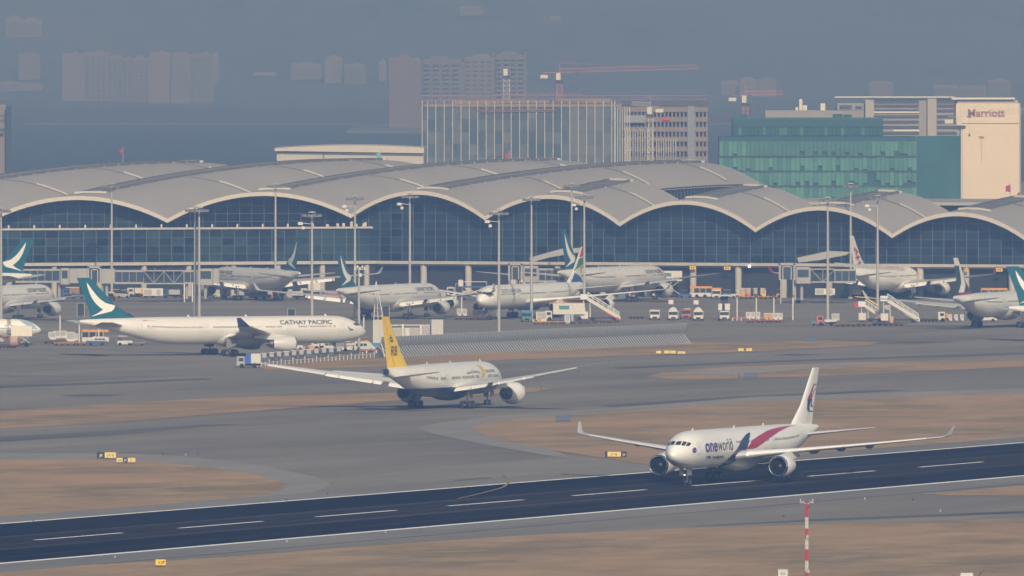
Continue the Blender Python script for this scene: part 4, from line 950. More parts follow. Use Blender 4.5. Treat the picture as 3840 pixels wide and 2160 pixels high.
# grey equipment enclosure
def boxthing(name, px, hd, label, cat, parts, group=None):
    r = tag(empty(name, G(*px), head(hd)), label, cat, group)
    for nm, m, bx in parts:
        b = MB()
        for q in bx: b.box(*q)
        b.build(nm, m, r)
    return r
HX = Vector((1,0,0))
M_ENC = mat('enclosure_panel', (.46,.46,.45), .6, var=.05, scale=.3); M_ENCD = mat('enclosure_grille', (.36,.36,.36), .7, var=.15, scale=6)
e = boxthing('equipment_enclosure', (1556,1305), HX, 'grey panelled equipment enclosure behind the blast fence', 'enclosure',
    [('wall_panel', M_ENC, [(-8.8,-5.6,0,3.2,0,5.9)]), ('wall_panel', M_ENC, [(-5.55,3.4,2.5,3,0,4.2)]), ('side_wall', M_ENC, [(3.45,5.9,.6,7.5,0.6,5.9)]), ('wall_panel', M_PWHITE, [(-5.5,3.4,2.2,2.45,.9,1.6)]),
     ('grille', M_ENCD, [(-4.4,-2.2,2.2,2.5,2.2,4.1)]), ('grille', M_ENCD, [(-1.0,.9,2.2,2.5,2.2,4.1)]), ('grille', M_ENCD, [(1.6,3.2,2.2,2.5,2.0,4.6)]),
     ('panel', M_PWHITE, [(-2.05,-1.15,2.15,2.45,2.3,4.2)]), ('panel', M_PWHITE, [(1.0,1.5,2.15,2.45,1.7,4.7)]), ('top_rail', M_PWHITE, [(-5.5,3.4,2.3,2.6,4.65,4.85)]), ('post', M_PWHITE, [(-2.75,-2.35,2.0,2.3,0,5.0)])])
# lattice tripod
r = tag(empty('lattice_tripod', G(1408,1205)), 'thin steel A-frame tripod beside the grey enclosure', 'tripod')
for p in ((-.4,0),(1.9,-.6),(.6,1.4)): b = MB(); b.tube((p[0],p[1],0),(.15,0,9.2),.1,.08,8); b.build('leg', M_STRUTG, r)
for z in (1.2,3,5): b = MB(); k = 1-z/9.2; b.tube((-.4*k+.1,0,z),(1.9*k,-.6*k,z),.05,.05,6); b.build('brace', M_STRUTG, r)

# white rail along the taxiway edge
ra, rb = G(965,1376), G(1446,1338); rd = rb-ra; RL = rd.length; rd.normalize()
rr = tag(empty('white_railing', ra, head(rd)), 'low white rail fence along the taxiway left of the blast fence', 'railing')
pme = MB().box(-.07,.07,-.07,.07,0,1.15).mesh('post', M_PWHITE)
for k in range(34): o = link('post', pme, rr); o.location = (RL*k/33, 0, 0); o.scale = (1.6 if k % 3 == 0 else 1, 1, 1.15 if k % 3 == 0 else .8)
b = MB(); b.box(0,RL,-.04,.04,.72,.82); b.build('rail', M_PWHITE, rr)
for xa, xb, yy, lab in ((1138,1338,1312,'red and white low barrier behind the white rail fence'), (1336,1425,1324,'short red barrier at the foot of the camera pole'), (2745,2880,1203,'red low barrier below the white light posts at right')):
    a, c = G(xa,yy), G(xb,yy); r = tag(empty('low_barrier', a, head(c-a)), lab, 'barrier', 'red barriers on the apron'); Lb = (c-a).length
    b = MB(); b.box(0,Lb,-.1,.1,.55,.85); b.build('rail', M_PINKR, r)
    for k in range(int(Lb/2)+1): b = MB(); b.box(2*k,2*k+.25,-.15,.15,0,.55); b.build('foot', M_PWHITE, r)

# slim white light posts and dark display boards
for x, yb, yt, lab in ((225,1250,1180,'leftmost slim white post by the container row'), (297,1284,1212,'slim white post left of the blue-white van'), (370,1290,1228,'slim white post behind the tail of the side-on jet'),
        (1731,1170,1105,'slim white post right of the enclosure, over the containers'), (1790,1180,1105,'slim white post just left of the four-engined jet engine'), (1866,1188,1128,'slim white post below the four-engined jet nose'), (1364,1255,1185,'slim white post just above the side-on jet nose'),
        (2764,1202,1112,'leftmost of three white posts beside the parked trucks'), (2836,1200,1113,'middle of three white posts beside the parked trucks'), (2902,1196,1113,'rightmost of three white posts beside the parked trucks'), (2973,1200,1112,'lone slim white post left of the blue tractor')):
    p0 = G(x, yb); s_ = (yb-HOR)/CAMH; h = (yb-yt)/s_; r = tag(empty('light_post', p0), lab, 'post', 'slim white posts')
    b = MB(); b.tube((0,0,0),(0,0,h),.2,.17,10); b.build('pole', M_PWHITE, r, 40); b = MB(); b.bevbox(-.4,.4,-.5,.3,h-.05,h+.3,.1); b.build('lamp', M_RUST, r)
for x, yb, lab in ((303,1190,'dark board on white posts behind the teal tail'), (1093,1212,'dark tapered board above the side-on jet title'), (1446,1200,'dark board left of the yellow tail fin tip'), (1721,1112,'dark board beside the small yellow sign'), (1803,1108,'dark board left of the four-engined jet nose')):
    s_ = (yb-HOR)/CAMH; r = tag(empty('display_board', G(x,yb)), lab, 'board', 'dark stand boards')
    b = MB(); b.prism([(-.7,.4),(.7,.4),(.78,3.2),(-.78,3.2)], -.15, .15, 0, 'y'); b.build('board', mat('board_navy', (.008,.014,.03), .6), r)
    for q in (-.85,.85): b = MB(); b.box(q-.06,q+.06,-.06,.06,0,3.3); b.build('post', M_MAST, r)
    b = MB(); b.box(-.95,.95,-.1,.1,3.22,3.3); b.build('top_rail', M_VGREY, r)

# ------------------------------------------------------------------ vehicles
WH = {}
def wheels(r, xs, w, rad=.42, parent_name='wheel'):
    if rad not in WH:
        b = MB(); b.lathe([(-.13,.02),(-.13,rad*.95),(.13,rad*.95),(.13,.02)], (0,0,0), 'y', 14); WH[rad] = b.mesh('wheel', M_TYRE)
    for x in xs:
        for sgn in (-1, 1): o = link('wheel', WH[rad], r); o.location = (x, sgn*w/2, rad)
def part(r, nm, m, *bx, bev=0.0):
    b = MB()
    for q in bx: b.bevbox(*q, bev) if bev else b.box(*q)
    return b.build(nm, m, r)
GV = 'ground vehicles on the apron'
def van(px, hd, label, body=M_VWHITE, low=None, roof=None, L=5.2, H=2.2):
    r = tag(empty('van', G(*px), head(hd)), label, 'van', GV); w = 1.9
    bd = part(r, 'body', low or body, (-L/2,L/2,-w/2,w/2,.35,1.05), bev=.08); b = MB()
    b.prism([(-L/2,1.03),(L/2-.25,1.03),(L/2-.95,H-.25),(L/2-1.4,H),(-L/2+.15,H),(-L/2,H-.3)], -w/2, w/2, 0, 'y'); up = b.build('cabin', body, r)
    for q in range(3): x0 = -L/2+.35+q*(L-2.0)/3; b = MB(); b.box(x0, x0+(L-2.0)/3-.12, -w/2-.012, w/2+.012, 1.2, H-.38); b.build('side_window', M_WIN, up)
    b = MB(); b.loft([[(L/2-.28,-.8,1.12),(L/2-.28,.8,1.12)],[(L/2-.86,-.75,H-.3),(L/2-.86,.75,H-.3)]],0,False,False); b.build('windscreen', M_WIN, up)
    wheels(r, (-L/2+.95, L/2-.95), w-.1, .36)
    if roof: part(r, 'roof_stripe', roof, (-L/2+.2,L/2-1.4,-w/2+.05,w/2-.05,H,H+.16))
    part(r, 'beacon', M_ORANGE, (.1,.5,-.3,.3,H+.16 if roof else H,H+.32 if roof else H+.18)); return r
def bus(px, hd, label, L=10.5, roof=M_ORANGE, body=M_VWHITE):
    r = tag(empty('apron_bus', G(*px), head(hd)), label, 'bus', GV); w, H = 2.8, 2.9
    bd = part(r, 'body', body, (-L/2,L/2,-w/2,w/2,.35,1.3), bev=.1); part(r, 'roof', roof, (-L/2,L/2,-w/2,w/2,H-.5,H), bev=.12)
    for k in range(int(L/1.5)): x0 = -L/2+.12+1.5*k; part(r, 'window', M_WIN, (x0,min(L/2-.12,x0+1.35),-w/2+.03,w/2-.03,1.3,H-.5))
    for k in range(int(L/1.5)+1): x0 = min(L/2-.1, -L/2+1.5*k); part(r, 'pillar', body, (x0,x0+.12,-w/2,w/2,1.3,H-.5))
    wheels(r, (-L/2+1.8, L/2-1.8), w-.15, .46); return r
def truck(px, hd, label, L=7.0, lift=0.0, box=M_VWHITE, H=2.3, cab=M_VWHITE, logo=None, hood=None, cat='truck', name='box_truck'):
    """cab, chassis and a box body that can be raised on scissor legs"""
    r = tag(empty(name, G(*px), head(hd)), label, cat, GV); w = 2.4
    part(r, 'chassis', M_VDARK, (-L/2,L/2,-.5,.5,.45,.8)); c = part(r, 'cab', cab, (L/2-1.7,L/2,-w/2+.05,w/2-.05,.5,2.3), bev=.15)
    part(c, 'windscreen', M_WIN, (L/2-.06,L/2+.02,-1.0,1.0,1.3,2.0)); part(c, 'side_window', M_WIN, (L/2-1.4,L/2-.5,-w/2+.03,w/2-.03,1.35,2.0))
    z0 = .95+lift; bo = part(r, 'box_body', box, (-L/2,L/2-1.9+(1.7 if lift > 1 else 0),-w/2,w/2,z0,z0+H))
    if logo: part(bo, 'logo_panel', logo, (-1.0,1.3,-w/2-.02,w/2+.02,z0+H*.45,z0+H*.8))
    if lift > .6:
        for sgn in (-1,1):
            b = MB(); b.tube((-L/2+.6,sgn*.9,.8),(L/2-2.2,sgn*.9,z0),.13,.13,6); b.tube((-L/2+.6,sgn*.9,z0),(L/2-2.2,sgn*.9,.8),.13,.13,6); b.build('scissor_leg', M_VGREY, r)
        part(r, 'bridge_plate', M_ORANGE, (L/2-.2,L/2+1.6,-w/2,w/2,z0,z0+.14)); part(r, 'canopy', M_ORANGE, (L/2-.6,L/2+1.3,-w/2,w/2,z0+H,z0+H+.12))
    if hood: part(r, 'roof_trim', hood, (-L/2,L/2-1.0,-w/2+.1,w/2-.1,z0+H+.01,z0+H+.16))
    wheels(r, (-L/2+1.2, L/2-1.1), w-.2, .46); return r
def tank_truck(px, hd, label, tank=M_AGREY):
    r = truck(px, hd, label, 7.2, 0, M_VDARK, .25, name='service_truck'); b = MB(); b.tube((-3.2,0,2.1),(1.3,0,2.1),.95,.95,16); b.build('tank', tank, r, 40)
    b = MB(); b.tube((-2.6,-.6,2.9),(-.2,-.6,4.1),.12,.12,6); b.bevbox(-.5,.9,-1.1,.1,3.7,4.7,.15); b.build('lift_basket', M_PWHITE, r); return r
def dolly(px, hd, label, m=M_ORANGE, L=3.4, group='dollies'):
    r = tag(empty('dolly', G(*px), head(hd)), label, 'dolly', group)
    part(r, 'deck', m, (-L/2,L/2,-1.2,1.2,.5,.62)); part(r, 'frame', M_RUST, (-L/2,L/2,-.9,.9,.34,.49)); b = MB(); b.tube((L/2,0,.45),(L/2+.7,0,.4),.06,.06,6); b.build('tow_bar', M_VDARK, r)
    for q in (-L/2,L/2-.1): part(r, 'stop', m, (q,q+.1,-1.2,1.2,.63,.85))
    wheels(r, (-L/2+.5, L/2-.5), 2.0, .2); return r
def container(px, hd, label, m=M_ALU, w=1.6, h=1.6, z=.64, group='freight containers'):
    p = G(*px); p.z = z; r = tag(empty('air_container', p, head(hd)), label, 'container', group)
    b = MB(); b.prism([(-w/2,.5),(-w/2+.4,0),(w/2,0),(w/2,h),(-w/2,h)], -.76, .76, 0, 'y'); c = b.build('shell', m, r)
    part(r, 'door', M_VGREY, (-w/2+.25,w/2-.15,-.79,-.765,.55,h-.15)); part(r, 'edge_rail', M_STRUTG, (-w/2-.02,w/2+.02,-.8,-.765,h-.1,h)); return r
def tug(px, hd, label, m=M_VWHITE, L=3.2):
    r = tag(empty('tow_tractor', G(*px), head(hd)), label, 'tractor', GV); part(r, 'body', m, (-L/2,L/2,-.85,.85,.3,1.05), bev=.12)
    part(r, 'seat', M_VDARK, (-L/2+.4,-L/2+1.0,-.6,.6,1.05,1.5)); part(r, 'canopy', m, (-L/2+.2,L/2-1.1,-.75,.75,1.95,2.08))
    for x in (-L/2+.25, L/2-1.2):
        for y in (-.7,.65): part(r, 'canopy_post', M_VDARK, (x,x+.07,y,y+.07,1.05,1.95))
    wheels(r, (-L/2+.6, L/2-.6), 1.6, .34); return r
def airstairs(px, hd, label, m=M_PWHITE, trim=M_VRED, top=5.2, run=7.0):
    """truck-mounted passenger steps climbing towards +x"""
    r = tag(empty('airstairs', G(*px), head(hd)), label, 'airstairs', GV); part(r, 'chassis', M_VDARK, (-run/2,run/2,-1.0,1.0,.45,.85)); wheels(r, (-run/2+1.2, run/2-1.2), 2.1, .44)
    n = 16; st = MB()
    for k in range(n): x = -run/2+run*k/n; z = .5+(top-.5)*k/n; st.box(x,x+run/n+.02,-.85,.85,z,z+(top-.5)/n)
    st.build('steps', M_VGREY, r)
    for sgn in (-1,1):
        b = MB(); b.prism([(-run/2-.3,.25),(run/2,top-.35),(run/2,top+.45),(-run/2-.3,1.05)], sgn*.95-.05, sgn*.95+.05, 0, 'y'); b.build('side_panel', m, r)
        b = MB(); b.prism([(-run/2-.32,.1),(-run/2+run*.45,top*.45-.3),(-run/2+run*.45,top*.45-.05),(-run/2-.32,.35)], sgn*.95-.07, sgn*.95+.07, 0, 'y'); b.build('trim_stripe', trim, r)
        for k in range(7): x = -run/2+run*k/6; z = .9+(top-.5)*k/6; b = MB(); b.tube((x,sgn*.95,z),(x,sgn*.95,z+1.15),.05,.05,6); b.build('rail_post', M_STRUTG, r)
        b = MB(); b.tube((-run/2,sgn*.95,2.0),(run/2,sgn*.95,top+1.5),.055,.055,6); b.tube((-run/2,sgn*.95,1.5),(run/2,sgn*.95,top+1.0),.045,.045,6); b.build('handrail', M_STRUTG, r)
    part(r, 'platform', m, (run/2,run/2+1.6,-1.1,1.1,top-.12,top)); part(r, 'platform_rail', M_STRUTG, (run/2,run/2+1.6,-1.1,-1.04,top,top+1.1), (run/2,run/2+1.6,1.04,1.1,top,top+1.1))
    for x in (run/2-.6, run/2+.9):
        b = MB(); b.tube((x,-.7,.8),(x,-.7,top-.2),.1,.1,6); b.tube((x,.7,.8),(x,.7,top-.2),.1,.1,6); b.build('support_leg', m, r)
    part(r, 'cab', m, (run/2-.2,run/2+1.5,-1.05,1.05,.5,2.1)); return r
def loader(px, hd, label, m=M_VBLUE):
    r = tag(empty('cargo_loader', G(*px), head(hd)), label, 'loader', GV)
    part(r, 'main_deck', m, (-4,3,-1.6,1.6,.5,.9)); part(r, 'raised_deck', m, (-3.6,2.4,-1.6,1.6,3.1,3.4)); part(r, 'cab', M_PWHITE, (2.2,3.4,.6,1.6,3.4,5.0), bev=.1)
    for sgn in (-1,1):
        b = MB(); b.tube((-3.2,sgn*1.3,.9),(2,sgn*1.3,3.1),.14,.14,6); b.tube((-3.2,sgn*1.3,3.1),(2,sgn*1.3,.9),.14,.14,6); b.build('scissor_leg', M_PWHITE, r)
        b = MB(); b.tube((-3.6,sgn*1.6,3.4),(-3.6,sgn*1.6,4.5),.06,.06,6); b.tube((2.2,sgn*1.6,3.4),(2.2,sgn*1.6,4.5),.06,.06,6); b.tube((-3.6,sgn*1.6,4.5),(2.2,sgn*1.6,4.5),.05,.05,6); b.build('guard_rail', M_STRUTG, r)
    wheels(r, (-3,2), 2.6, .45); return r
LX = Vector((-1,0,0)); TC = Vector((0,-1,0)); TR = Vector((.5,-.86,0))
# left edge
truck((80,1301), LX, 'catering truck with orange top and white box in front of the left-edge jet nose', 4.6, 1.3, mat('cream_box', (.66,.62,.57), .5), 2.2, M_ORANGE)
container((52,1304), HX, 'faded red container on the trailer at the left edge', M_PINKR, 1.7, 1.5)
for k in range(3): dolly((8+26*k-12,1306), HX, ORD[k]+' caged trailer from the left at the left edge below the narrow jet nose', M_RUST, 1.7, 'caged trailers at the left edge')
for x, y, lab in ((196,1284,'aluminium container leftmost by the slim white post'),(213,1280,'aluminium container second by the slim white post'),(236,1279,'aluminium container right of the leftmost slim post')): container((x,y), HX, lab)
container((264,1291), HX, 'tall pale container on the orange dolly left of the blue-white van', M_PWHITE, 1.9, 2.0); container((283,1288), HX, 'small aluminium container right of the tall pale one', M_ALU, 1.1, 1.5)
for x in (222,266,302): dolly((x,1296), HX, ORD[(222,266,302).index(x)]+' orange dolly of three left of the blue-skirted van', M_ORANGE, 2.3, 'orange dollies left of the van')
dolly((185,1290), HX, 'rust dolly with tow bar at the left end of the container row', M_RUST, 2.4)
van((362,1296), LX, 'white van with blue skirt below the tail of the side-on jet', M_VWHITE, M_VBLUE, None, 4.3, 1.9)
bus((358,1287), HX, 'orange-roofed apron bus behind the blue-skirted van', 5.8)
tug((468,1296), HX, 'white tow tractor under the rear fuselage of the side-on jet'); dolly((512,1296), HX, 'low grey dolly behind the white tow tractor', M_VGREY, 3.4)
truck((265,1117), LX, 'flatbed with brown load and yellow cover under the left bridge', 4.4, 0, M_TIMBER, 1.6, M_VBLUE, None, M_SIGNY); tug((292,1122), HX, 'small blue tractor beside the brown load', mat('bright_blue', (.05,.2,.45), .5))
van((415,1128), TC, 'white van facing the camera behind the teal tail fin', M_VWHITE, M_VRED)
# under the nose of the side-on jet
van((1318,1318), HX, 'white car sloping bonnet left of the camera pole', M_VWHITE, None, None, 4.4, 1.7); van((1368,1319), HX, 'pale green and white van right of the camera pole', mat('pale_green', (.45,.52,.49), .5), None, M_ORANGE, 4.4, 2.1)
truck((1436,1318), HX, 'blue and white pickup with orange roof at the enclosure foot', 4.2, 0, mat('bright_blue', (.05,.2,.45), .5), .8, M_VWHITE, None, None)
tug((1108,1314), HX, 'white tractor right of the side-on jet engine'); container((1168,1314), HX, 'orange bin below the side-on jet title', M_ORANGE, 1.1, 1.1, 0.0); truck((1200,1313), LX, 'low white flat truck under the side-on jet forward cabin', 3.6, 0, M_VWHITE, .5); tug((1242,1315), HX, 'small white cart behind the red and white barrier'); tug((1290,1316), LX, 'pink and white tractor under the side-on jet nose', mat('pale_pink', (.62,.42,.42), .5))
# blue and white truck at the tip of the yellow-tailed jet's wing, and the dark carts behind the rail
btr = truck((932,1380), LX, 'blue and white truck parked on the grass by the white rail', 4.8, 0, M_VWHITE, 1.9, M_VGREY, None, None)
part(btr, 'blue_panel', mat('strong_blue', (.02,.09,.42), .5), (-.5,.55,-1.23,1.23,.93,2.9))
for k in range(11):
    c = [M_VDARK, M_VBLUE, M_VGREY][(k*7) % 3]; x = 990+28*k
    container((x, 1358-2.4*k), HX, ORD[k]+' cart from the left in the row behind the white rail', M_VDARK if k % 3 else mat('slate_blue', (.06,.09,.15), .6), 1.25, 1.5, .35, 'dark carts behind the white rail')
# beyond the enclosure
for x, y, m, lab in ((1722,1194,M_ALU,'aluminium container just right of the enclosure'),(1742,1194,M_ALU,'second aluminium container right of the enclosure'),(1781,1199,M_ORANGE,'orange crate among containers left of the four-engined jet'),(1796,1198,M_ALU,'tall aluminium container right of the orange crate'),(1814,1198,M_ALU,'last aluminium container before the four-engined jet')): container((x,y), HX, lab, m, 1.1, 1.6)
for x in (1720,1758,1798): dolly((x,1201), HX, ORD[(1720,1758,1798).index(x)]+' rusty dolly from the left under the containers beyond the enclosure', M_RUST, 2.0, 'rusty dollies beyond the enclosure')
container((1748,1112), HX, 'yellow sign box below the terminal columns', M_SIGNY, 1.6, 1.4, 0); truck((1822,1112), TC, 'cream truck facing the camera left of the four-engined jet', 5.0, 0, M_ORANGE, 1.4, M_VWHITE)
van((1690,1110), TC, 'white van below the columns behind the enclosure'); loader((1770,1125), LX, 'dark blue cargo loader behind the four-engined jet wing tip'); truck((1165,1116), LX, 'white box truck under the right wing of the twin-mast jet', 5, .5); truck((1240,1122), LX, 'dark red and grey truck between the two teal-finned jets', 5.5, 0, M_PINKR, 1.2, M_VGREY)
truck((1130,1122), HX, 'striped white cart truck near the twin-mast jet tail', 4.5, 0, M_VWHITE, 1.0, M_VDARK); bus((975,1124), HX, 'grey apron bus under the belly of the twin-mast jet', 5.5, M_VGREY, M_VGREY)
# catering and freight round the four-engined jet
truck((2118,1203), LX, 'white box truck with teal panel beside the airstairs', 9.2, .55, M_VWHITE, 2.5, M_VWHITE, M_VTEAL, M_ORANGE)
truck((2010,1124), HX, 'raised catering box with teal panel left of the rainbow tail', 7.6, 3.4, M_VWHITE, 2.4, M_VWHITE, M_VTEAL, M_ORANGE)
truck((2502,1116), LX, 'raised catering box at the nose of the large teal-finned jet', 7.4, 3.2, M_VWHITE, 2.5, M_VWHITE, M_VTEAL)
airstairs((2262,1203), Vector((-1,.08,0)), 'airstairs with red trim below the outer engine of the four-engined jet', M_PWHITE, M_VRED, 5.0, 7.2)
truck((1975,1207), TC, 'blue cage truck under the four-engined jet nose', 4.2, 0, mat('bright_blue', (.05,.2,.45), .5), 1.7, M_VTEAL); container((2030,1205), HX, 'grey hut container beside the blue cage truck', M_PWHITE, 2.4, 2.2, 0); container((2022,1211), HX, 'orange box in front of the grey hut', M_ORANGE, .9, 1.2, .3)
container((2127,1212), HX, 'pale machine with dark top before the white box truck', M_PWHITE, 1.2, 1.9, 0); container((2145,1212), HX, 'blue upright cabinet before the white box truck', M_VTEAL, .9, 2.1, 0)
for k in range(4): dolly((2012+32*k,1217-.4*k), HX, ORD[k]+' orange dolly from the left before the white box truck', M_ORANGE, 1.8, 'orange dollies before the box truck')
for k in range(7): dolly((2150+27*k,1216-.9*k), HX, ORD[k]+' empty rusty dolly from the left before the red-trimmed airstairs', M_RUST, 1.6, 'rusty dollies before the airstairs')
for k in range(6): dolly((1640+k*0+2395-1640+14*k-30,1197), HX, ORD[k]+' low dark dolly from the left beside the parked white trucks', M_RUST, 1.0, 'low dolly train by the white trucks') if k < 4 else None
# parked service trucks facing the camera
truck((2455,1200), TC, 'leftmost white service truck facing the camera with flat top', 5.5, 0, M_AGREY, 1.4, M_VWHITE)
tank_truck((2524,1201), TC, 'service truck with grey raised tank, second from the left'); tank_truck((2618,1202), TC, 'bright white service truck with round tank and lift basket', M_PWHITE)
tug((2578,1190), TC, 'white tractor between the two tank trucks'); truck((2572,1197), TC, 'dark low truck behind the white tractor', 4, 0, M_VDARK, .8, M_PINKR)
r = truck((2716,1202), TC, 'tall high-lift truck with dark mast and flat canopy, right of the tank trucks', 7, 0, M_VDARK, 1.2, M_VWHITE, name='high_lift_truck')
part(r, 'lift_column', M_VDARK, (-2.2,-.8,-.8,.9,2.1,5.6)); part(r, 'canopy', M_AGREY, (-2.6,.9,-1.3,1.5,5.6,5.85)); part(r, 'basket', M_PWHITE, (.2,1.2,.1,1.3,2.4,3.9), (.2,1.2,-1.4,-.5,2.4,3.9))
bus((2628,1117), LX, 'orange-roofed bus with dark windows, left of the orange and cream bus', 5.6); truck((2686,1121), TC, 'orange and cream truck facing the camera beside the bus', 5, 0, M_ORANGE, 1.8, M_VWHITE); tug((2732,1117), HX, 'grey blue tractor right of the orange and cream truck', mat('slate_teal', (.16,.24,.27), .5))
for k in range(8): dolly((2780+26*k*.7,1121), HX, ORD[k]+' orange dolly from the left below the right-hand columns', M_ORANGE, 1.2, 'orange dollies below the columns')
for x, m, lab in ((2785,M_ORANGE,'orange container at the left of the column dollies'),(2806,M_PINKR,'pale red container on the column dollies'),(2832,M_VDARK,'dark container on the column dollies'),(2862,M_SIGNY,'yellow sign box at the right of the column dollies')): container((x,1120), HX, lab, m, 1.3, 2.0)
for x, m, lab in ((2805,M_ALU,'first aluminium container by the white posts'),(2822,M_ALU,'second aluminium container by the white posts'),(2842,M_ALU,'third aluminium container by the white posts'),(2872,M_ORANGE,'orange crate right of the middle white post'),(2890,M_ORANGE,'bright orange load below the rightmost white post'),(2908,M_ALU,'aluminium container right of the rightmost white post'),(2926,M_ALU,'last aluminium container of the white post row')): container((x,1205 if x < 2860 else 1209), HX, lab, m, 1.05, 1.5)
for x in (2815,2850,2885,2918): dolly((x,1210), HX, ORD[(2815,2850,2885,2918).index(x)]+' red-edged dolly from the left under the white post containers', M_PINKR, 1.9, 'dollies under the white post containers')
# right hand side
tug((3068,1222), LX, 'blue tractor leading a dolly row before the red emblem jet', mat('dusty_blue', (.10,.2,.29), .5)); truck((3098,1222), LX, 'low pale truck with big front wheel beside the blue tractor', 4.6, 0, M_AGREY, .5, M_PINKR); container((3133,1202), HX, 'pale grey container beside the light mast', mat('pale_grey_green', (.42,.46,.44), .5), 1.8, 1.6, 0)
for k in range(13): dolly((3140+20*k,1226-.4*k), HX, ORD[k]+' rusty dolly from the left below the two right airstairs', M_RUST if k % 3 else M_TIMBER, 1.2, 'rusty dollies below the right airstairs')
r = airstairs((3282,1208), Vector((-1,.1,0)), 'belt stairs with red basket and yellow boom, left of the right airstairs', M_PWHITE, M_VRED, 3.6, 4.4)
part(r, 'red_basket', M_VRED, (2.8,4.7,-1.0,1.0,3.3,4.5)); b = MB(); b.tube((-1.5,.3,3.2),(2.2,.3,5.6),.16,.14,6); b.tube((2.2,.3,5.6),(4.6,.3,5.8),.12,.1,6); b.build('boom', M_SIGNY, r); part(r, 'counterweight', M_VWHITE, (-3.4,-1.4,-.7,.9,2.8,3.9))
airstairs((3386,1210), Vector((-1,.08,0)), 'white airstairs with glazed sides right of the yellow boom', M_PWHITE, M_VGREY, 5.0, 7.0); container((3343,1212), HX, 'orange bin at the foot of the yellow boom stairs', M_ORANGE, .9, 1.5, 0)
truck((3536,1207), LX, 'white and orange tractor truck leading carts under the far right jet', 2.4, 0, M_ORANGE, 1.0, M_VWHITE)
for k in range(3): container((3563+22*k,1207), HX, ORD[k]+' white-faced cart in the train under the far right jet', M_VWHITE, .8, 1.4, .3, 'carts under the far right jet')
for k in range(7): dolly((3428+14*k,1207), HX, ORD[k]+' low dark dolly from the left in the far right train', M_VDARK, .8, 'dark dollies under the far right jet')
van((3696,1206), HX, 'white van under the belly of the far right jet', M_VWHITE); bus((3728,1124), HX, 'long orange-roofed bus behind the far right jet', 6.6); container((3800,1122), HX, 'orange container behind the right-edge fin', M_ORANGE, 1.8, 1.7, .3)

# ------------------------------------------------------------------ jet bridges
M_BR = mat('bridge_grey', (.31,.315,.315), .6, var=.05, scale=.5); M_BRG = mat('bridge_glass', (.03,.05,.075), .2)
def bridge(label, tunnel, cab, Y, legs, z0=4.6, z1=8.0, tower=None, gables=None):
    """passenger bridge: tunnel runs as pixel spans (x0, x1, kind); parts stand at distance Y"""
    s = FPX/Y; r = tag(empty('jet_bridge', ((tunnel[0][0]-CX)/s, Y, 0)), label, 'jet bridge', 'passenger boarding bridges'); X0 = (tunnel[0][0]-CX)/s
    for x0, x1, kind, dz in tunnel:
        a, c = (x0-CX)/s-X0, (x1-CX)/s-X0; a += .02; c -= .02; lo, hi = z0+dz, z1+dz
        if kind == 'glass':
            t = part(r, 'tunnel_roof', M_BR, (a,c,-1.4,1.4,hi-.45,hi)); part(r, 'tunnel_floor', M_BR, (a,c,-1.4,1.4,lo,lo+.5)); n = max(1, round((c-a)/1.8)); st = (c-a)/n
            for k in range(n): part(r, 'window', M_BRG, (a+st*k+.1,a+st*(k+1)-.1,-1.3,1.3,lo+.5,hi-.45))
            for k in range(n+1): x = a+(c-a-.12)*k/n; part(r, 'mullion', M_BR, (x,x+.12,-1.36,1.36,lo+.5,hi-.45))
        elif kind == 'solid': part(r, 'tunnel_box', M_BR, (a,c,-1.5,1.5,lo-.1,hi+.1))
        elif kind == 'cab':
            t = part(r, 'rotunda', M_BR, (a,c,-1.9,1.9,lo-.3,hi+.3), bev=.3); part(r, 'cab_window', M_BRG, (a+.5,c-.5,-1.93,-1.9,lo+1.2,hi-.3))
        elif kind == 'door':
            part(r, 'portal', M_BR, (a,a+.45,-1.7,1.7,lo-.2,hi+.5),(c-.45,c,-1.7,1.7,lo-.2,hi+.5),(a,c,-1.7,1.7,hi+.1,hi+.6)); part(r, 'door', M_BRG, (a+.5,c-.5,-1.2,-1.1,lo,hi)); part(r, 'door_frame', M_PWHITE, (a+.9,a+1.05,-1.3,-1.2,lo,hi-.2),(c-1.05,c-.9,-1.3,-1.2,lo,hi-.2),(a+.9,c-.9,-1.3,-1.2,hi-.35,hi-.2))
        elif kind == 'truss':
            part(r, 'truss_chord', M_BR, (a,c,-1.3,1.3,hi-.25,hi),(a,c,-1.3,1.3,lo,lo+.3)); n = max(2, round((c-a)/2.4))
            for k in range(n):
                xa, xb = a+(c-a)*k/n, a+(c-a)*(k+1)/n; b = MB(); b.tube((xa,-1.3,lo+.2 if k%2 else hi-.2),(xb,-1.3,hi-.2 if k%2 else lo+.2),.09,.09,6); b.tube((xb,-1.3,lo),(xb,-1.3,hi),.09,.09,6); b.build('truss_member', M_BR, r)
            part(r, 'tunnel_wall', M_BRG, (a,c,.2,1.2,lo+.3,hi-.25))
    for lx in legs:
        a = (lx-CX)/s-X0; b = MB(); b.tube((a,0,0),(a,0,z0),.42,.42,12); b.build('support_column', M_BR, r, 40); part(r, 'bogie', M_VDARK, (a-1.4,a+1.4,-.8,.8,.1,.8))
    return r, s, X0
def gable(r, s, X0, pts, Y, dy0, dy1, nm='fixed_link_roof', m=None):
    b = MB(); b.prism([((x-CX)/s-X0, CAMH-(y-HOR)/s) for x, y in pts], dy0, dy1, 0, 'y'); return b.build(nm, m or M_BR, r)
bridge('jet bridge with glass tunnel and grey cab behind the left teal fin', [(58,225,'glass',.1),(225,262,'cab',0),(262,328,'solid',.1),(328,382,'door',.2),(382,430,'solid',0),(430,540,'glass',-.2)], None, 3690, (222,400))
r, s, X0 = bridge('glass jet bridge reaching the jet behind the twin masts', [(540,690,'truss',-.2),(690,740,'glass',-.2),(740,800,'cab',-.1),(800,822,'solid',.1)], None, 3688, (700,770))
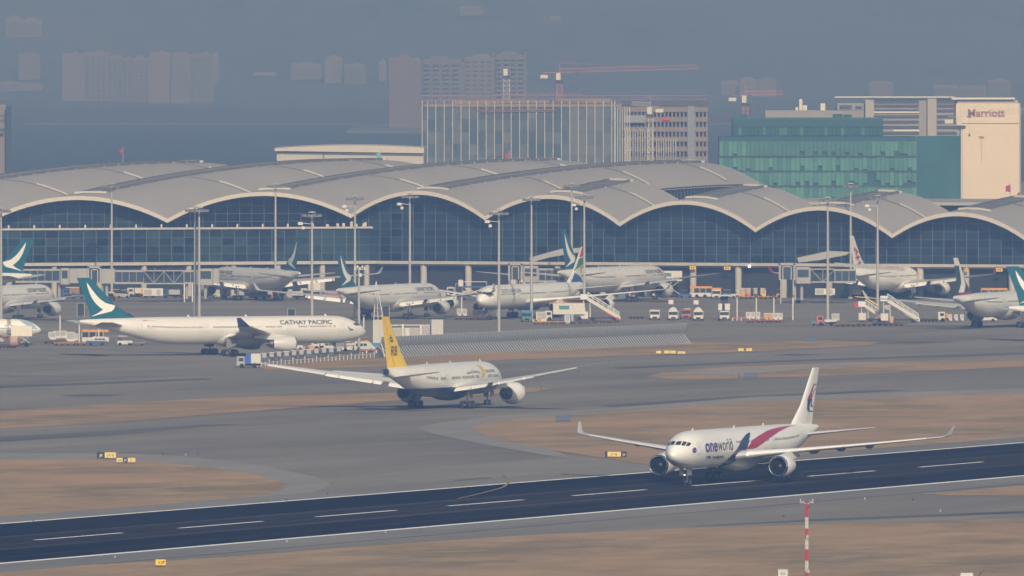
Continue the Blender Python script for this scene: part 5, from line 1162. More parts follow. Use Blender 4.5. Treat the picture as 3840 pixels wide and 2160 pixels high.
part(r, 'service_container', M_PWHITE, ((538-CX)/s-X0,(612-CX)/s-X0,-3,-1.6,1.6,3.4)); part(r, 'container_grille', M_VGREY, ((541-CX)/s-X0,(571-CX)/s-X0,-3.03,-3,1.8,3.1),((588-CX)/s-X0,(604-CX)/s-X0,-3.03,-3,1.8,3.1)); part(r, 'access_stair', M_STRUTG, ((690-CX)/s-X0,(694-CX)/s-X0,-2.4,-1.6,0,4.4),((720-CX)/s-X0,(724-CX)/s-X0,-2.4,-1.6,0,4.4))
r, s, X0 = bridge('jet bridge with white portal tower left of the rainbow tail', [(1905,1960,'door',1.2),(1960,2020,'cab',.8),(2020,2120,'glass',.5)], None, 3672, (1930,2000))
gable(r, s, X0, [(1985,968),(2105,934),(2180,930),(2180,945),(2060,966),(1990,985)], 3672, 2, 8)
r2 = r; 
for q in range(6): part(r, 'gantry_post', M_PWHITE, ((1908+10*q-CX)/s-X0,(1910+10*q-CX)/s-X0,-1.9,-1.7,2.4,5.6))
r, s, X0 = bridge('jet bridge with white portal and long truss before the red emblem jet', [(2920,2982,'door',1.3),(2982,3040,'cab',.6),(3040,3130,'truss',.5),(3130,3210,'glass',.4)], None, 3668, (2980,3006))
gable(r, s, X0, [(2990,968),(3110,942),(3190,946),(3175,956),(3080,975),(2995,985)], 3668, 2, 8)
for xx in (2925, 2972): part(r, 'portal_leg', M_BR, ((xx-CX)/s-X0,(xx+5-CX)/s-X0,-1.6,-1.2,0,6))
part(r, 'service_container', M_PWHITE, ((3056-CX)/s-X0,(3130-CX)/s-X0,-3,-1.6,2.2,3.7)); part(r, 'container_grille', M_VGREY, ((3060-CX)/s-X0,(3088-CX)/s-X0,-3.04,-3,2.4,3.5),((3106-CX)/s-X0,(3122-CX)/s-X0,-3.04,-3,2.4,3.5))
gable(r, s, X0, [(3130,985),(3390,1008),(3396,1016),(3380,1016),(3130,998)], 3668, 3, 6, 'pipe_rack', M_BR)
# signs hung under the terminal edge, and the lamp
for x, y, lab in ((2598,1004,'yellow gate sign under the terminal edge, left of the pair'),(2727,1006,'yellow gate sign under the terminal edge, right of the pair'),(3626,1010,'small yellow gate sign behind the far right fin'),(3747,1012,'yellow gate sign near the right edge under the terminal')):
    p = AT(x, y, YR(x)-2.2); r = tag(empty('gate_sign', p), lab, 'sign', 'gate signs'); w = .8 if x != 3626 else .35
    part(r, 'board', M_SIGNY, (-w,w,-.1,.1,-.4,.4)); part(r, 'hanger', M_MULL, (-w*.8,-w*.7,-.05,.05,.4,1.1),(w*.7,w*.8,-.05,.05,.4,1.1)); part(r, 'marks', M_VDARK, (-w*.6,-w*.2,-.12,-.1,-.2,.2),(w*.1,w*.5,-.12,-.1,-.2,.2))
p = AT(2810, 999, YR(2810)-1.6); r = tag(empty('bulkhead_lamp', p), 'small lit lamp under the terminal edge', 'lamp'); b = MB(); b.lathe([(-.2,.05),(-.15,.28),(.1,.3),(.2,.1)], (0,0,0), 'y', 12); b.build('lens', mat('lamp_glow', (1,.95,.85), .4, emit=6.0), r); part(r, 'bracket', M_MULL, (-.1,.1,.1,.3,0,.9))

# ------------------------------------------------------------------ airfield signs
def sign(px0, px1, yb, h, cells, label, z=.25, hd=HX):
    a, c = G(px0, yb), G(px1, yb); W_ = (c-a).length; r = tag(empty('airfield_sign', a, head(c-a)), label, 'sign', 'airfield guidance signs'); x = 0.0; tot = sum(q[0] for q in cells)
    for w, m, txt, tm in cells:
        ww = W_*w/tot; bd = part(r, 'panel', m, (x+.02,x+ww-.02,-.15,.15,z,z+h))
        if txt:
            vs, fs = text_obj(txt, h*.72, .0); tw = max(v[0] for v in vs); k = min(1.0, ww*.82/tw); b = MB(); b.add([(x+ww*.5+(vx-tw/2)*k, -.17, z+h*.22+vy) for vx, vy in vs], fs); b.build('lettering', tm, bd)
        x += ww
    part(r, 'frame', M_VDARK, (-.05,W_+.05,-.1,.2,z-.06,z-.01),(-.05,W_+.05,-.1,.2,z+h+.01,z+h+.06)); 
    for q in (.2, W_/2, W_-.3): part(r, 'leg', M_VDARK, (q,q+.1,-.05,.05,0,z-.06))
    return r
M_WTXT = mat('sign_white_text', (.7,.68,.6), .6); M_SNAVY = mat('sign_navy', (.012,.016,.03), .6)
def arrow(r, x, z, k, m=M_VDARK):
    b = MB(); b.add([(x-.28*k,-.18,z-.3*k),(x-.2*k,-.18,z-.38*k),(x+.2*k,-.18,z+.1*k),(x+.12*k,-.18,z+.18*k)], [(0,1,2,3)]); b.add([(x+.36*k,-.18,z+.34*k),(x-.1*k,-.18,z+.26*k),(x+.28*k,-.18,z-.12*k)], [(0,1,2)]); b.build('arrow', m, r)
r = sign(583, 622, 2127, .72, [(1,M_SIGNY,'K5  ',M_VDARK)], 'bright yellow K5 sign with arrow in the foreground grass'); arrow(r, .95, .6, .55)
sign(363, 435, 1723, .86, [(.41,M_SNAVY,'J8',M_WTXT),(.59,M_SIGNP,'-J7-K',M_VDARK)], 'black and yellow J8 sign at the top of the left grass island')
sign(437, 508, 1739, .66, [(.33,M_SIGNP,'K8',M_VDARK),(.26,M_SNAVY,'J9',M_WTXT),(.41,M_SIGNP,'J7-',M_VDARK)], 'three-part yellow and black J9 sign just below the J8 sign')
sign(2268, 2350, 1718, .75, [(.12,M_SNAVY,'',None),(.62,M_SIGNP,'-J7 J6-',M_VDARK),(.26,M_SNAVY,'J6',M_WTXT)], 'yellow and black J6 sign by the wing of the crimson swoosh jet')
sign(2460, 2480, 1330, .55, [(1,M_SIGNP,'',None)], 'small yellow sign left of three below the blast fence end'); sign(2490, 2535, 1330, .6, [(1,M_SIGNP,'J7 K1',M_VDARK)], 'wide yellow sign in the middle of three below the blast fence end'); sign(2541, 2570, 1331, .5, [(1,M_SIGNP,'J2',M_VDARK)], 'yellow sign right of three below the blast fence end')
sign(2768, 2789, 1321, .6, [(1,M_SIGNP,'J',M_VDARK)], 'left yellow sign of the pair on the strip right of the fence'); sign(2798, 2820, 1321, .6, [(1,M_SIGNP,'K',M_VDARK)], 'right yellow sign of the pair on the strip right of the fence')
M_SBACK = mat('sign_back_slate', (.07,.10,.16), .6)
sign(2083, 2141, 1583, .75, [(1,M_SBACK,'',None)], 'slate back of a sign at the tip of the large right grass island'); sign(2788, 2843, 1418, .7, [(1,M_SBACK,'',None)], 'slate back of a sign on the thin grass strip at right'); sign(2768, 2775, 1418, .8, [(1,M_SBACK,'',None)], 'narrow slate marker left of the sign back on the thin strip'); sign(3022, 3055, 1281, .65, [(.45,M_SBACK,'',None),(.55,M_VBLUE,'',None)], 'small blue and slate sign backs right of the grass strip')
sign(1957, 1968, 1466, .6, [(1,M_SIGNY,'',None)], 'small yellow sign right of the yellow-tailed jet engine'); sign(2026, 2033, 1464, .55, [(1,M_SBACK,'',None)], 'tiny slate marker right of the small yellow sign')
for k, (x, y) in enumerate(sorted(((3243,1873),(3424,1877),(2938,1938),(3526,1918),(856,1900),(1073,1880),(1228,1855),(431,2092),(1075,2034),(1446,1998),(610,1705),(696,1708),(742,1706),(125,1960)))):
    r = tag(empty('edge_light', G(x,y)), ORD[k]+' small edge light from the left beside the runway', 'light', 'edge lights along the runway'); b = MB(); b.lathe([(0,.15),(.08,.13),(.16,.09),(.28,.08),(.32,.02)], (0,0,0), 'z', 10); b.build('housing', M_VGREY if k % 2 else M_VDARK, r)
# red and white antenna mast, its cabinet and the aerial in the foreground
r = tag(empty('antenna_mast', G(3025,2205)), 'slender red and white banded antenna mast in the foreground grass', 'mast'); s_ = (2205-HOR)/CAMH
bands = [(2205,2187,1),(2187,2145,0),(2145,2102,0),(2102,2060,1),(2060,2018,0),(2018,1982,1),(1982,1939,0),(1939,1884,1)]
bands = [(2205,2145,1),(2145,2102,0),(2102,2060,1),(2060,2018,0),(2018,1982,1),(1982,1939,0),(1939,1884,1)]
for y0, y1, red in bands:
    z0, z1 = (2205-y0)/s_, (2205-y1)/s_-.02; m = mat('mast_red', (.50,.02,.05), .5) if red else M_PWHITE; b = MB()
    for k in range(3):
        a = 2*math.pi*k/3+.5; b.tube((.17*math.cos(a),.17*math.sin(a),z0),(.17*math.cos(a),.17*math.sin(a),z1),.055,.055,6)
    n = 3
    for k in range(3):
        a, a2 = 2*math.pi*k/3+.5, 2*math.pi*(k+1)/3+.5
        for q in range(n): za, zb = z0+(z1-z0)*q/n, z0+(z1-z0)*(q+1)/n; b.tube((.17*math.cos(a),.17*math.sin(a),za),(.17*math.cos(a2),.17*math.sin(a2),zb),.03,.03,5)
    b.build('lattice_section', m, r)
zt = (2205-1880)/s_
for sgn in (-1,1):
    b = MB(); b.tube((0,0,zt-.35),(sgn*.75,0,zt),.03,.03,6); b.tube((sgn*.75,0,zt),(sgn*.75,0,zt+.3),.04,.04,6); b.tube((sgn*.4,-.3,zt-.1),(sgn*.4,.3,zt+.1),.03,.03,6); b.tube((sgn*.85,-.1,zt-.15),(sgn*.55,-.1,zt-.2),.03,.03,6); b.build('cross_arm', M_STRUTG, r)
for q, x in ((2110+32,.16),(2013,.05)): b = MB(); z = (2205-q)/s_; b.bevbox(x-.15,x+.2,-.3,.0,z-.2,z+.2,.05); b.build('junction_box', M_VGREY, r)
b = MB(); b.tube((-.05,-.1,zt-1.0),(.25,-.1,zt-.5),.05,.05,6); b.build('side_aerial', M_VDARK, r)
r = tag(empty('equipment_cabinet', G(2938,2192)), 'white equipment cabinet in the grass left of the banded mast', 'cabinet'); part(r, 'body', M_PWHITE, (-.65,.5,-.5,.5,.15,1.75)); part(r, 'side_panel', M_AGREY, (.5,.66,-.5,.5,.15,1.78)); part(r, 'roof', M_AGREY, (-.7,.7,-.55,.55,1.79,1.86)); part(r, 'plinth', M_CONC, (-.75,.75,-.6,.6,0,.14)); part(r, 'vent', M_VGREY, (-.4,.25,-.52,-.505,1.2,1.5))
r = tag(empty('aerial_unit', G(3625,2200)), 'white box with dark yagi aerial cut by the bottom edge', 'aerial'); part(r, 'box', M_PWHITE, (-.75,.75,-.4,.4,.9,1.65)); part(r, 'stand', M_VDARK, (-.6,-.5,-.1,.1,0,.9),(.5,.6,-.1,.1,0,.9)); part(r, 'panel', M_AGREY, (-.5,-.1,-.42,-.405,1.1,1.5),(.1,.5,-.42,-.405,1.1,1.5))
b = MB(); b.tube((1.0,0,.6),(1.7,0,1.75),.04,.04,6); b.tube((1.5,0,1.45),(1.9,.1,1.6),.03,.03,6); b.tube((1.55,0,1.65),(2.1,.1,1.95),.03,.03,6); b.tube((-.9,0,.9),(-2.0,0,1.2),.05,.05,6)
for k in range(4): b.tube((-1.0-.25*k,-.2,1.0+.06*k),(-1.0-.25*k,.2,1.3+.06*k),.025,.025,5)
b.build('yagi_aerial', M_VDARK, r)

# ------------------------------------------------------------------ equipment parked along the foot of the terminal
GF = 'equipment along the terminal foot'; kinds = []
xs_ = [325,352,372,440,462,486,508,560,640,668,705,790,812,905,1010,1045,1085,1200,1275,1300,1330,1395,1475,1520,1565,1600,1640,1660,1850,2120,2160,2330,2370,2570,2765,2935,3020,3160,3195,3235,3290,3430,3470,3520,3555,3600,3650,3770,3830]
for k, x in enumerate(xs_):
    y = 1112 + random.uniform(0, 7); q = (k*5+k//3) % 5; n = sum(1 for c in kinds if c == q); kinds.append(q); o_ = (ORD+['fifteenth','sixteenth'])[n]
    if q == 0: container((x,y), HX, o_+' upright equipment box from the left along the terminal foot', [M_VGREY,M_ALU,M_TIMBER,M_VTEAL][k%4], random.uniform(1.2,2.0), random.uniform(1.5,2.6), 0, GF)
    elif q == 1: tug((x,y), HX if k % 2 else LX, o_+' tow tractor from the left along the terminal foot', [M_VGREY,M_VBLUE,M_VWHITE,M_ORANGE][k%4])
    elif q == 2: truck((x,y), HX if k % 2 else LX, o_+' small service truck from the left along the terminal foot', random.uniform(4,5.5), 0, [M_VGREY,M_VDARK,M_ALU,M_ORANGE][k%4], random.uniform(.9,1.8), [M_VWHITE,M_VGREY,M_VBLUE][k%3])
    elif q == 3: dolly((x,y), HX, o_+' parked dolly from the left along the terminal foot', [M_RUST,M_ORANGE,M_VGREY][k%3], 2.6, GF)
    else: container((x,y), HX, o_+' freight container from the left along the terminal foot', [M_ALU,M_VDARK,M_PINKR,M_VGREY][k%4], 1.7, 1.6, .1, GF)
# ------------------------------------------------------------------ buildings behind the terminal
M_OFG = glass_mat('office_glass', (.05,.075,.095), (.12,.14,.155), .05); M_FINW = mat('white_fin', (.44,.44,.435), .5); M_RAILR = mat('red_rail', (.34,.13,.15), .6)
M_FRAME = mat('concrete_frame', (.2,.172,.148), .8, var=.08, scale=.2); M_DUSK = mat('dark_opening', (.05,.06,.08), .7)
def bld(name, x0, Y, label, cat='building'):
    s = FPX/Y; r = tag(empty(name, ((x0-CX)/s, Y, 0)), label, cat); X = lambda x: (x-x0)/s; Z = lambda y: CAMH-(y-HOR)/s
    return r, X, Z
# fin-fronted office
r, X, Z = bld('glass_office', 1583, 5500, 'glass office block with white vertical fins and red roof railing')
core = part(r, 'core', M_DUSK, (X(1583)+.3,X(2330)-.3,.6,40,0,Z(402)))
xs = [1583,1603]+[1603+31.4*k for k in range(1,23)]; xs = [x for x in xs if x < 2305]+[2305]
ys = [402,448,494,540,586,640,760]
for i in range(len(xs)-1):
    for j in range(len(ys)-1):
        if j == 0 and 1795 < xs[i] < 2050 and random.random() < .6: m = M_DUSK
        elif j == 1 and 1795 < xs[i] < 2050 and random.random() < .22: m = M_DUSK
        else: m = M_OFG
        part(r, 'glass_panel', m, (X(xs[i])+.05,X(xs[i+1])-.05,.2,.55,Z(ys[j+1])+.05,Z(ys[j])-.05))
for k, x in enumerate(xs): part(r, 'fin', M_FINW, (X(x)-.13,X(x)+.13,-.3,.19,0,Z(378)))
part(r, 'parapet_floor', M_FRAME, (X(1590),X(2330),.3,38,Z(401),Z(390))); part(r, 'roof_works', M_FRAME, (X(1700),X(2060),6,20,Z(390)+.05,Z(376)),(X(2085),X(2290),5,20,Z(390)+.05,Z(370)))
b = MB()
for q in (360,): b.tube((X(1578),0,Z(358)),(X(2660),0,Z(358)),.13,.13,6)
for k in range(86): x = X(1583+12.5*k); b.tube((x,0,Z(392)),(x,0,Z(358)),.06 if k % 3 else .1,.06,4)
b.tube((X(1880),0,Z(352)),(X(2190),0,Z(352)),.1,.1,4); b.tube((X(1578),0,Z(372)),(X(2660),0,Z(372)),.06,.06,4)
b.build('roof_railing', M_RAILR, r)
b = MB(); b.tube((X(1800),-.6,Z(420)),(X(2090),-.6,Z(416)),.12,.12,6); b.tube((X(1790),-.6,Z(414)),(X(2085),-.6,Z(411)),.12,.12,6); b.build('hoist_beam', M_RAILR, r)
# close-set fins and concrete car-park frame at its right
for k in range(7): x = 2307+9*k; part(r, 'close_fin', M_FINW, (X(x)-.14,X(x)+.14,-.2,.5,0,Z(400)))
part(r, 'side_glass', M_OFG, (X(2305),X(2340),.2,.5,0,Z(402)))
r, X, Z = bld('concrete_frame_block', 2335, 5540, 'unfinished concrete frame block right of the fin-fronted office')
part(r, 'core', M_DUSK, (X(2335),X(2655),3,38,0,Z(380)))
for k in range(7):
    y = 402+37*k; part(r, 'floor_slab', M_FRAME, (X(2335),X(2655),0,3,Z(y+18),Z(y)))
    for q in range(22):
        x = 2345+14.4*q
        if not (2578 < x < 2603): part(r, 'brace_panel', M_FRAME, (X(x),X(x+6),.4,1.6,Z(y+37),Z(y+18)-.02))
part(r, 'lift_shaft', mat('slate_shaft', (.2,.22,.27), .7), (X(2578),X(2604),-.4,3,0,Z(398)))
for k in range(12): part(r, 'scaffold_tube', M_FINW, (X(2345+9*k),X(2348+9*k),-1.4,-.6,0,Z(482+(k%3)*4)))
for k in range(9): part(r, 'scaffold_tube', M_FINW, (X(2460+9*k),X(2463+9*k),-1.4,-.6,0,Z(520)))
part(r, 'sheeting', mat('grey_sheeting', (.24,.27,.32), .8), (X(2340),X(2420),-1.6,-1.5,Z(460),Z(432)))
part(r, 'red_banner', M_VRED, (X(2484),X(2512),-.6,-.4,Z(452),Z(440)))
# green-netted block
M_NET = [mat('net_green_%s' % n, c, .8, var=.12, scale=.25) for n, c in (('pale', (.068,.215,.175)), ('mid', (.055,.175,.15)), ('deep', (.045,.14,.128)))]; M_NETD = mat('net_teal_dark', (.02,.075,.095), .8)
r, X, Z = bld('netted_block', 2696, 4900, 'green-netted building under construction beside the cream tower')
part(r, 'core', M_NETD, (X(2698),X(3436),.8,30,0,Z(512))); part(r, 'upper_core', M_NETD, (X(2748),X(3312),1.5,28,Z(512),Z(448)))
rows = [(530,587),(590,642),(645,698),(701,755)]
for j, (ya, yb) in enumerate(rows):
    n = 44
    for k in range(n):
        x0 = 2697+(3437-2697)*k/n; x1 = 2697+(3437-2697)*(k+1)/n; low = yb-2
        if random.random() < .30: low = yb-random.uniform(8,22)
        m = M_NET[2] if (j == 0 and 2790 < x0 < 3255) or random.random() < .12 else (M_NET[0] if random.random() < .5 else M_NET[1])
        if j == 2 and 3243 < x0 < 3282: continue
        part(r, 'net_sheet', m, (X(x0)+.05,X(x1)-.05,random.uniform(.1,.45),.7,Z(low),Z(ya)))
    part(r, 'slab_edge', M_DUSK, (X(2697),X(3437),.0,.08,Z(yb+3),Z(yb)))
for k in range(36):
    x0 = 2752+15.4*k; part(r, 'net_sheet', M_NET[2] if random.random() < .22 else M_NETD, (X(x0)+.05,X(x0+15)-.05,1.0,1.4,Z(508),Z(478)))
part(r, 'top_band', M_NETD, (X(2748),X(3312),.9,1.4,Z(476),Z(446))); part(r, 'top_cap', M_NET[2], (X(2748),X(3312),1.5,27,Z(446),Z(442)))
part(r, 'roof_hut', M_NETD, (X(3125),X(3160),4,10,Z(446),Z(428)),(X(3165),X(3195),4,10,Z(446),Z(430)),(X(2780),X(2805),4,10,Z(446),Z(428)))
b = MB(); b.add([(X(3437),.8,0),(X(3606),14,0),(X(3606),14,Z(510)),(X(3437),.8,Z(510)),(X(3606),30,0),(X(3606),30,Z(510))], [(0,1,2,3),(1,4,5,2)]); b.build('side_face', mat('net_side_shaded', (.03,.115,.125), .85, var=.2, scale=.1), r)  # darker than the front nets: the side's shade is put into its colour
# cream hotel tower
M_CREAM = mat('cream_wall', (.62,.55,.465), .8, var=.02, scale=.1)
r, X, Z = bld('hotel_tower', 3585, 5000, 'cream hotel tower with dark red lettering at the right', 'hotel')
part(r, 'lower_wall', M_CREAM, (X(3604),X(3822),0,26,0,Z(462))); part(r, 'upper_wall', M_CREAM, (X(3585),X(3822),-.4,26,Z(462),Z(388)))
part(r, 'recess_band', mat('grey_recess', (.34,.34,.33), .7), (X(3590),X(3818),.2,25,Z(388),Z(376))); part(r, 'roof_edge', M_PWHITE, (X(3568),X(3806),-1.2,26,Z(373)+.02,Z(366)))
part(r, 'side_strip', mat('shaded_side', (.30,.31,.34), .7), (X(3822)+.02,X(3828),.5,24,0,Z(388)))  # grey carries the shade of the narrow side wall in its colour
for k in range(1, 5): x = 3604+44*k; part(r, 'wall_joint', mat('joint_tan', (.58,.47,.36), .8), (X(x)-.05,X(x)+.05,-.03,.02,0,Z(464)))  # joints in a darker tan than the wall
for k in range(1, 8): y = 462+38*k; part(r, 'wall_joint', mat('joint_tan', (.58,.47,.36), .8), (X(3604),X(3822),-.025,.02,Z(y)-.04,Z(y)+.04))
vs, fs = text_obj('Marriott', 3.6, .05); tw = max(v[0] for v in vs); W_ = X(3768)-X(3630); b = MB(); b.add([(X(3630)+vx*W_/tw, -.62, Z(437)+vy) for vx, vy in vs], fs); b.add([(X(3630)+vx*W_/tw, -.45, Z(437)+vy) for vx, vy in vs], fs); b.build('lettering', mat('dark_red_letters', (.20,.035,.055), .5), r)
b = MB(); b.add([(X(3668)+q[0],-.08,Z(520)+q[1]) for q in ((0,.6),(.5,.9),(.9,.6),(1.3,.9),(2.0,.6),(1.7,-.2),(1.2,.2),(.9,-.3),(.5,.2))], [tuple(range(9))]); b.box(X(3680)-.05,X(3680)+.05,-.1,-.05,Z(615),Z(523)); b.build('crane_hook_mark', mat('rust_mark', (.3,.14,.12), .7), r)
r, X, Z = bld('grey_hotel_wing', 3115, 5400, 'grey banded building between the netted block and the cream tower')
part(r, 'wall', mat('wing_grey', (.33,.33,.33), .7) if False else mat('wing_stone', (.25,.245,.245), .8, var=.06, scale=.2), (X(3260),X(3600),1,20,0,Z(372)))
for y in (376,392,410,432,452,472,494): part(r, 'window_band', M_DUSK, (X(3278),X(3446),.7,1.0,Z(y+11),Z(y)),(X(3510),X(3588),.7,1.0,Z(y+11),Z(y)))
part(r, 'white_band', M_PWHITE, (X(3276),X(3448),.4,.69,Z(424),Z(418)),(X(3350),X(3448),.4,.69,Z(493),Z(486))); part(r, 'stair_tower', mat('wing_stone2', (.33,.32,.31), .8), (X(3478),X(3512),-.6,1,0,Z(370)),(X(3245),X(3277),-.6,1,0,Z(374)))
part(r, 'roof_edge', M_PWHITE, (X(3130),X(3580),-.8,18,Z(366),Z(362))); part(r, 'low_wing', mat('wing_stone', (.3,.3,.3)), (X(2870),X(3245),2,18,0,Z(414))); part(r, 'low_wing_window', M_DUSK, (X(3150),X(3195),1.7,1.98,Z(408),Z(395)),(X(3208),X(3232),1.7,1.98,Z(408),Z(398)))
part(r, 'roof_plant', M_PWHITE, (X(2998),X(3010),5,9,Z(414),Z(372)),(X(3078),X(3096),5,9,Z(414),Z(388)),(X(2984),X(2994),5,9,Z(414),Z(402)),(X(3012),X(3028),6,8,Z(414),Z(395)))
part(r, 'roof_slab', mat('wing_stone', (.3,.3,.3)), (X(3140),X(3246),2,18,Z(412),Z(386)))
# low curved-roof exhibition hall and the tall dark chimney at the left
r, X, Z = bld('curved_hall', 1030, 5300, 'low hall with pale curved roof left of the fin-fronted office'); b = MB(); n = 16; top = []
for k in range(n+1): u = k/n; top.append((X(1030+560*u), Z(560-13*math.sin(math.pi*min(1,u*.85+.1))-4*u+6*(u>.9)*0)))
b.prism([(p[0], p[1]) for p in top]+[(X(1590),Z(574)),(X(1030),Z(566))], -2, 60, 0, 'y'); b.build('roof', mat('pale_roof', (.46,.45,.43), .6), r); part(r, 'wall', mat('hall_wall', (.42,.42,.42), .7), (X(1038),X(1588),0,58,0,Z(572))); part(r, 'joint', M_DUSK, (X(1212),X(1216),-.2,.0,0,Z(572)))
r, X, Z = bld('chimney', 0, 5200, 'dark tall chimney and pale wall at the left edge', 'chimney'); part(r, 'shaft', mat('chimney_dark', (.03,.05,.08), .8), (X(22),X(41),0,2,0,Z(398))); part(r, 'pale_wall', mat('pinkish_wall', (.19,.17,.175), .8), (X(-120),X(20),3,20,0,Z(392))); part(r, 'rail', M_VDARK, (X(-20),X(22),-.3,-.1,Z(436),Z(432)),(X(-20),X(18),-.3,-.1,Z(492),Z(482)))

# ------------------------------------------------------------------ tower cranes
M_CR = mat('crane_red', (.42,.14,.17), .6); M_CRW = mat('crane_white', (.52,.51,.49), .5)
def crane(x, yb, ycab, jib, Y, label, mast_w=2.0, up=0):
    s = FPX/Y; r = tag(empty('tower_crane', ((x-CX)/s, Y, 0)), label, 'crane', 'tower cranes'); zc = CAMH-(ycab-HOR)/s; b = MB(); w = mast_w/2
    for a in (-w,w):
        for c in (-w,w): b.tube((a,c,0),(a,c,zc),.14,.14,4)
    z = max(0, zc-26)
    while z < zc-1.8:
        for a in (-w,w): b.tube((a,-w,z),(-a,-w,z+2),.07,.07,4)
        b.tube((-w,-w,z),(w,-w,z),.07,.07,4); z += 2
    b.build('mast', M_CR if up == 0 else M_FINW, r)
    part(r, 'cab', M_CRW, (-1.3,.4,-1.4,.6,zc,zc+2.6)); part(r, 'slewing_ring', M_VDARK, (-1.6,1.6,-1.6,1.6,zc-1.2,zc-.1)); part(r, 'counterweight', M_CRW, (jib[1]-1.2,jib[1]+1.6,-.6,.6,zc+.6,zc+1.9)) if jib else None
    if jib:
        b = MB(); L = jib[0]; zj = zc+2.8; dz = jib[2]; n = max(8, int(abs(L)/2.2)); st = L/n
        for a, q in ((-.7,0),(.7,0),(0,1.4)): b.tube((0,a,zj+q),(L,a,zj+q+dz),.1,.08,4)
        for k in range(n): za, zb = zj+dz*k/n, zj+dz*(k+1)/n; b.tube((st*k,-.7,za),(st*(k+.5),0,(za+zb)/2+1.4),.06,.06,4); b.tube((st*(k+.5),0,(za+zb)/2+1.4),(st*(k+1),-.7,zb),.06,.06,4)
        b.tube((0,0,zj),(jib[1],0,zj),.12,.12,4); b.tube((0,0,zj),(0,0,zj+4),.12,.1,4); b.tube((0,0,zj+4),(L*.6,0,zj+1.4+dz*.6),.04,.04,4); b.tube((0,0,zj+4),(jib[1],0,zj),.04,.04,4); b.build('jib', M_CR if up == 0 else M_VGREY, r)
        b = MB(); xh = L*.12; b.tube((xh,0,zj),(xh,0,zj-6),.04,.04,4); b.cbox((xh,0,zj),(1.4,1.2,.5)); b.cbox((xh,0,zj-6),(.6,.5,.8)); b.build('hook_block', M_VDARK, r)
    return r
crane(2098, 360, 300, (52,-6,1.5), 5650, 'red tower crane with long jib above the fin-fronted office')
crane(1900, 360, 283, None, 6000, 'crane cab and pale mast rising behind the office left half', 2.4, 1)
rr_ = crane(2795, 470, 385, (14,-5,.2), 5600, 'faint crane cab above the left end of the netted block')
crane(3602, 520, 470, (24,-4,1.4), 4940, 'dark lattice crane crossing in front of the cream tower', 1.4, 1)
crane(2440, 480, 428, (-7,3,.5), 5480, 'pale crane cab at the corner of the concrete frame', 1.8, 1)
# ------------------------------------------------------------------ flags
def flag(x, y, Y, m, label, h=1.3, w=1.1, lean=1):
    s = FPX/Y; zt = CAMH-(y-HOR)/s; r = tag(empty('flagpole', ((x-CX)/s, Y, 0)), label, 'flag', 'flags behind the roof'); b = MB(); b.tube((0,0,0),(0,0,zt+.4),.1,.07,8); b.build('pole', M_MAST, r)
    b = MB(); n = 6; vs = []
    for k in range(n+1): u = k/n; vs += [(-lean*w*u, .25*math.sin(u*6), zt-.35*w*u), (-lean*w*u, .25*math.sin(u*6+.5), zt-.35*w*u-h*(1-.35*u))]
    b.add(vs, [(2*k,2*k+1,2*k+3,2*k+2) for k in range(n)]); b.build('cloth', m, r)
M_FLAG = mat('flag_cloth_red', (.36,.04,.07), .7)
flag(461, 556, 4350, M_FLAG, 'small red flag above the roof at the far left'); flag(1428, 570, 4380, mat('flag_cloth_teal', (.12,.42,.42), .7), 'teal flag in front of the curved hall', 1.7, 1.4); flag(1910, 572, 4400, M_FLAG, 'red flag in front of the fin-fronted office', 1.7, 1.4); flag(3789, 692, 4150, M_FLAG, 'red flag at the foot of the cream tower', 2.2, 1.3); flag(3826, 720, 4150, M_FLAG, 'red flag at the right edge below the cream tower', 2.0, .8)
# ------------------------------------------------------------------ far housing in the haze
M_TW = [mat('tower_pink', (.125,.102,.1), .8, var=.04, scale=.02), mat('tower_cream', (.132,.113,.105), .8, var=.04, scale=.02), mat('tower_grey', (.108,.098,.1), .8, var=.04, scale=.02)]
def slab(x0, x1, yt, yb, Y, label, mi=0, grp='far housing across the water'):
    if Y is None:                                       # walk out along the line of sight until it meets the hillside
        Y = 13000.0
        while Y < 16700 and CAMH-(yb-HOR)*Y/FPX > hill_z(((x0+x1)/2-CX)*Y/FPX, Y): Y += 15
    s = FPX/Y; r = tag(empty('housing_block', ((x0-CX)/s, Y, 0)), label, 'building', grp); W_ = (x1-x0)/s; zt = CAMH-(yt-HOR)/s; zb = CAMH-(yb-HOR)/s-10
    n = max(1, round(W_/21)); st = W_/n
    for k in range(n):
        dz = random.uniform(-(zt-zb)*.10, 1.0) if n > 1 else 0; m = M_TW[(mi+k*k) % 3]
        part(r, 'wing', m, (st*k,st*k+st*.93,random.uniform(0,4),20,zb,zt+dz))
        if (zt-zb) > 25: part(r, 'roof_hut', m, (st*k+st*random.uniform(.1,.5),st*k+st*random.uniform(.6,.8),5,11,zt+dz,zt+dz+random.uniform(1.2,2.6)))
        part(r, 'recess', M_TW[2], (st*k+st*.93,st*(k+1),4.2,19,zb,zt-2))
        b = MB(); z = zt+dz-2; q = st*.93/4
        while z > zb+6:
            for c in range(4): b.box(st*k+q*c+q*.18,st*k+q*c+q*.82,-.3,.0,z-1.5,z)
            z -= 3.2
        b.build('window_rows', mat('far_windows', (.092,.086,.092), .6), r, 0, 'stuff')
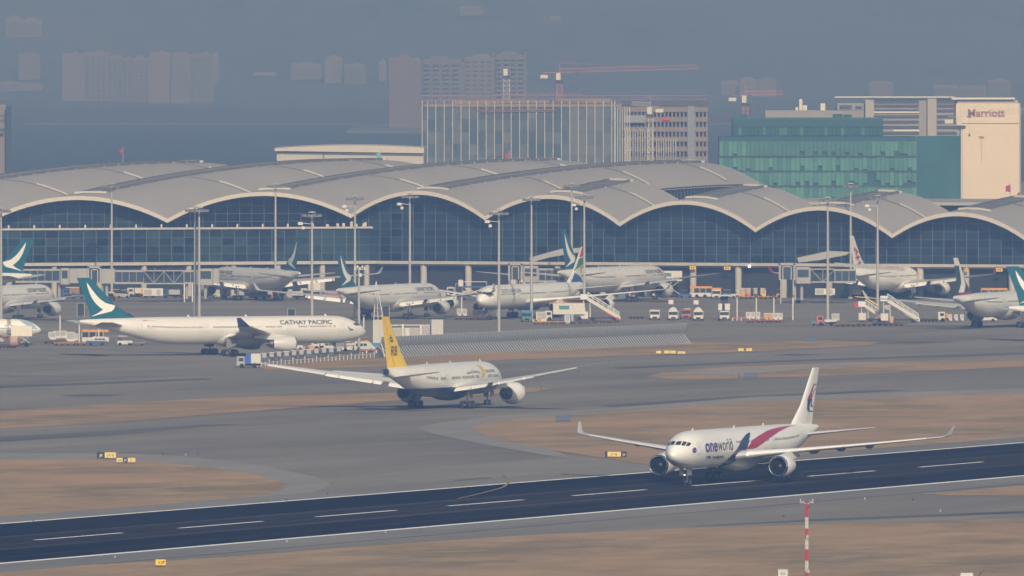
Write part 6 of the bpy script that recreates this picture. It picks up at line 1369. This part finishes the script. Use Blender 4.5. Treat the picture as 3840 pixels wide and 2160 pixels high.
F = [(232,408,184,378,'broad pinkish block second from the left in the haze',0),(404,566,200,384,'pinkish block in the middle of the left haze row',2),(562,798,190,388,'wide stepped block at the right of the left haze row',1),(798,820,203,312,'thin pale tower at the right end of the left haze row',1),(20,158,66,145,'faint block at the upper left corner on the hillside',0),(70,150,200,300,'faint narrow tower at far left with striped balconies',2),
  (1090,1205,238,302,'small pale block left of the middle haze row',1),(1218,1285,212,316,'taller pale block in the middle haze row',0),(1290,1370,240,318,'small grey block in the middle haze row',2),(1420,1448,228,308,'thin pinkish tower left of the largest haze estate',0),(1460,1580,215,500,'left tower of the largest haze estate behind the office',0),(1585,1740,222,460,'middle tower of the largest haze estate behind the office',2),(1742,1975,184,460,'right tower group of the largest haze estate with stepped top',1),
  (2705,2770,302,360,'low cream block left of a pair above the netted building',1),(2775,2910,298,365,'low cream block right of a pair above the netted building',1),(3260,3350,305,362,'faint pink low block above the grey banded building',0),(3500,3700,318,365,'faint low estate above the cream tower',2),(3705,3790,300,362,'faint low estate right above the cream tower',0),
  (1725,1812,22,58,'pale villas on the hillside at the top of the photo',1),(2062,2104,60,78,'lone pale villa on the hillside top centre',1),(950,1040,270,290,'pale low villas left of the middle haze row',1),(0,160,310,345,'low pale houses at the left above the water',0)]
for k, (x0,x1,yt,yb,lab,mi) in enumerate(F): slab(x0, x1, yt, yb, 10330 + 12*k if 'largest haze estate' in lab and 'left of' not in lab else None, lab, mi)
MB().box((1300-CX)*10250/FPX, (2300-CX)*10250/FPX, 10250, 10900, -4.6, -1.5).build('far_spit', mat('far_land', (.08,.085,.075), .9), None, 0, 'structure')
s_ = FPX/11240; tag(MB().box((100-CX)/s_, (2900-CX)/s_, 11236, 11244, -4.5, CAMH-(464-HOR)/s_).build('sea_embankment', mat('far_embankment', (.2,.18,.17), .9)), 'long pale embankment along the far shore', 'embankment')
HAZE_D, HAZE_C, HAZE_G = 0.000185, (.31,.53,1.0), 0.47
# ------------------------------------------------------------------ haze: one even body of air round everything
hm = bpy.data.materials.new('haze_air'); hm.use_nodes = True; n = hm.node_tree
for q in list(n.nodes):
    if q.type != 'OUTPUT_MATERIAL': n.nodes.remove(q)
pv = n.nodes.new('ShaderNodeVolumePrincipled'); pv.inputs['Density'].default_value = HAZE_D
pv.inputs['Color'].default_value = (*HAZE_C, 1); pv.inputs['Anisotropy'].default_value = HAZE_G; pv.inputs['Absorption Color'].default_value = (1, 1, 1, 1)
n.links.new(pv.outputs[0], [q for q in n.nodes if q.type == 'OUTPUT_MATERIAL'][0].inputs['Volume'])
hz = MB().box(-6500, 6500, -2500, 17500, -6, 330).build('haze', hm, None, 0, 'stuff')
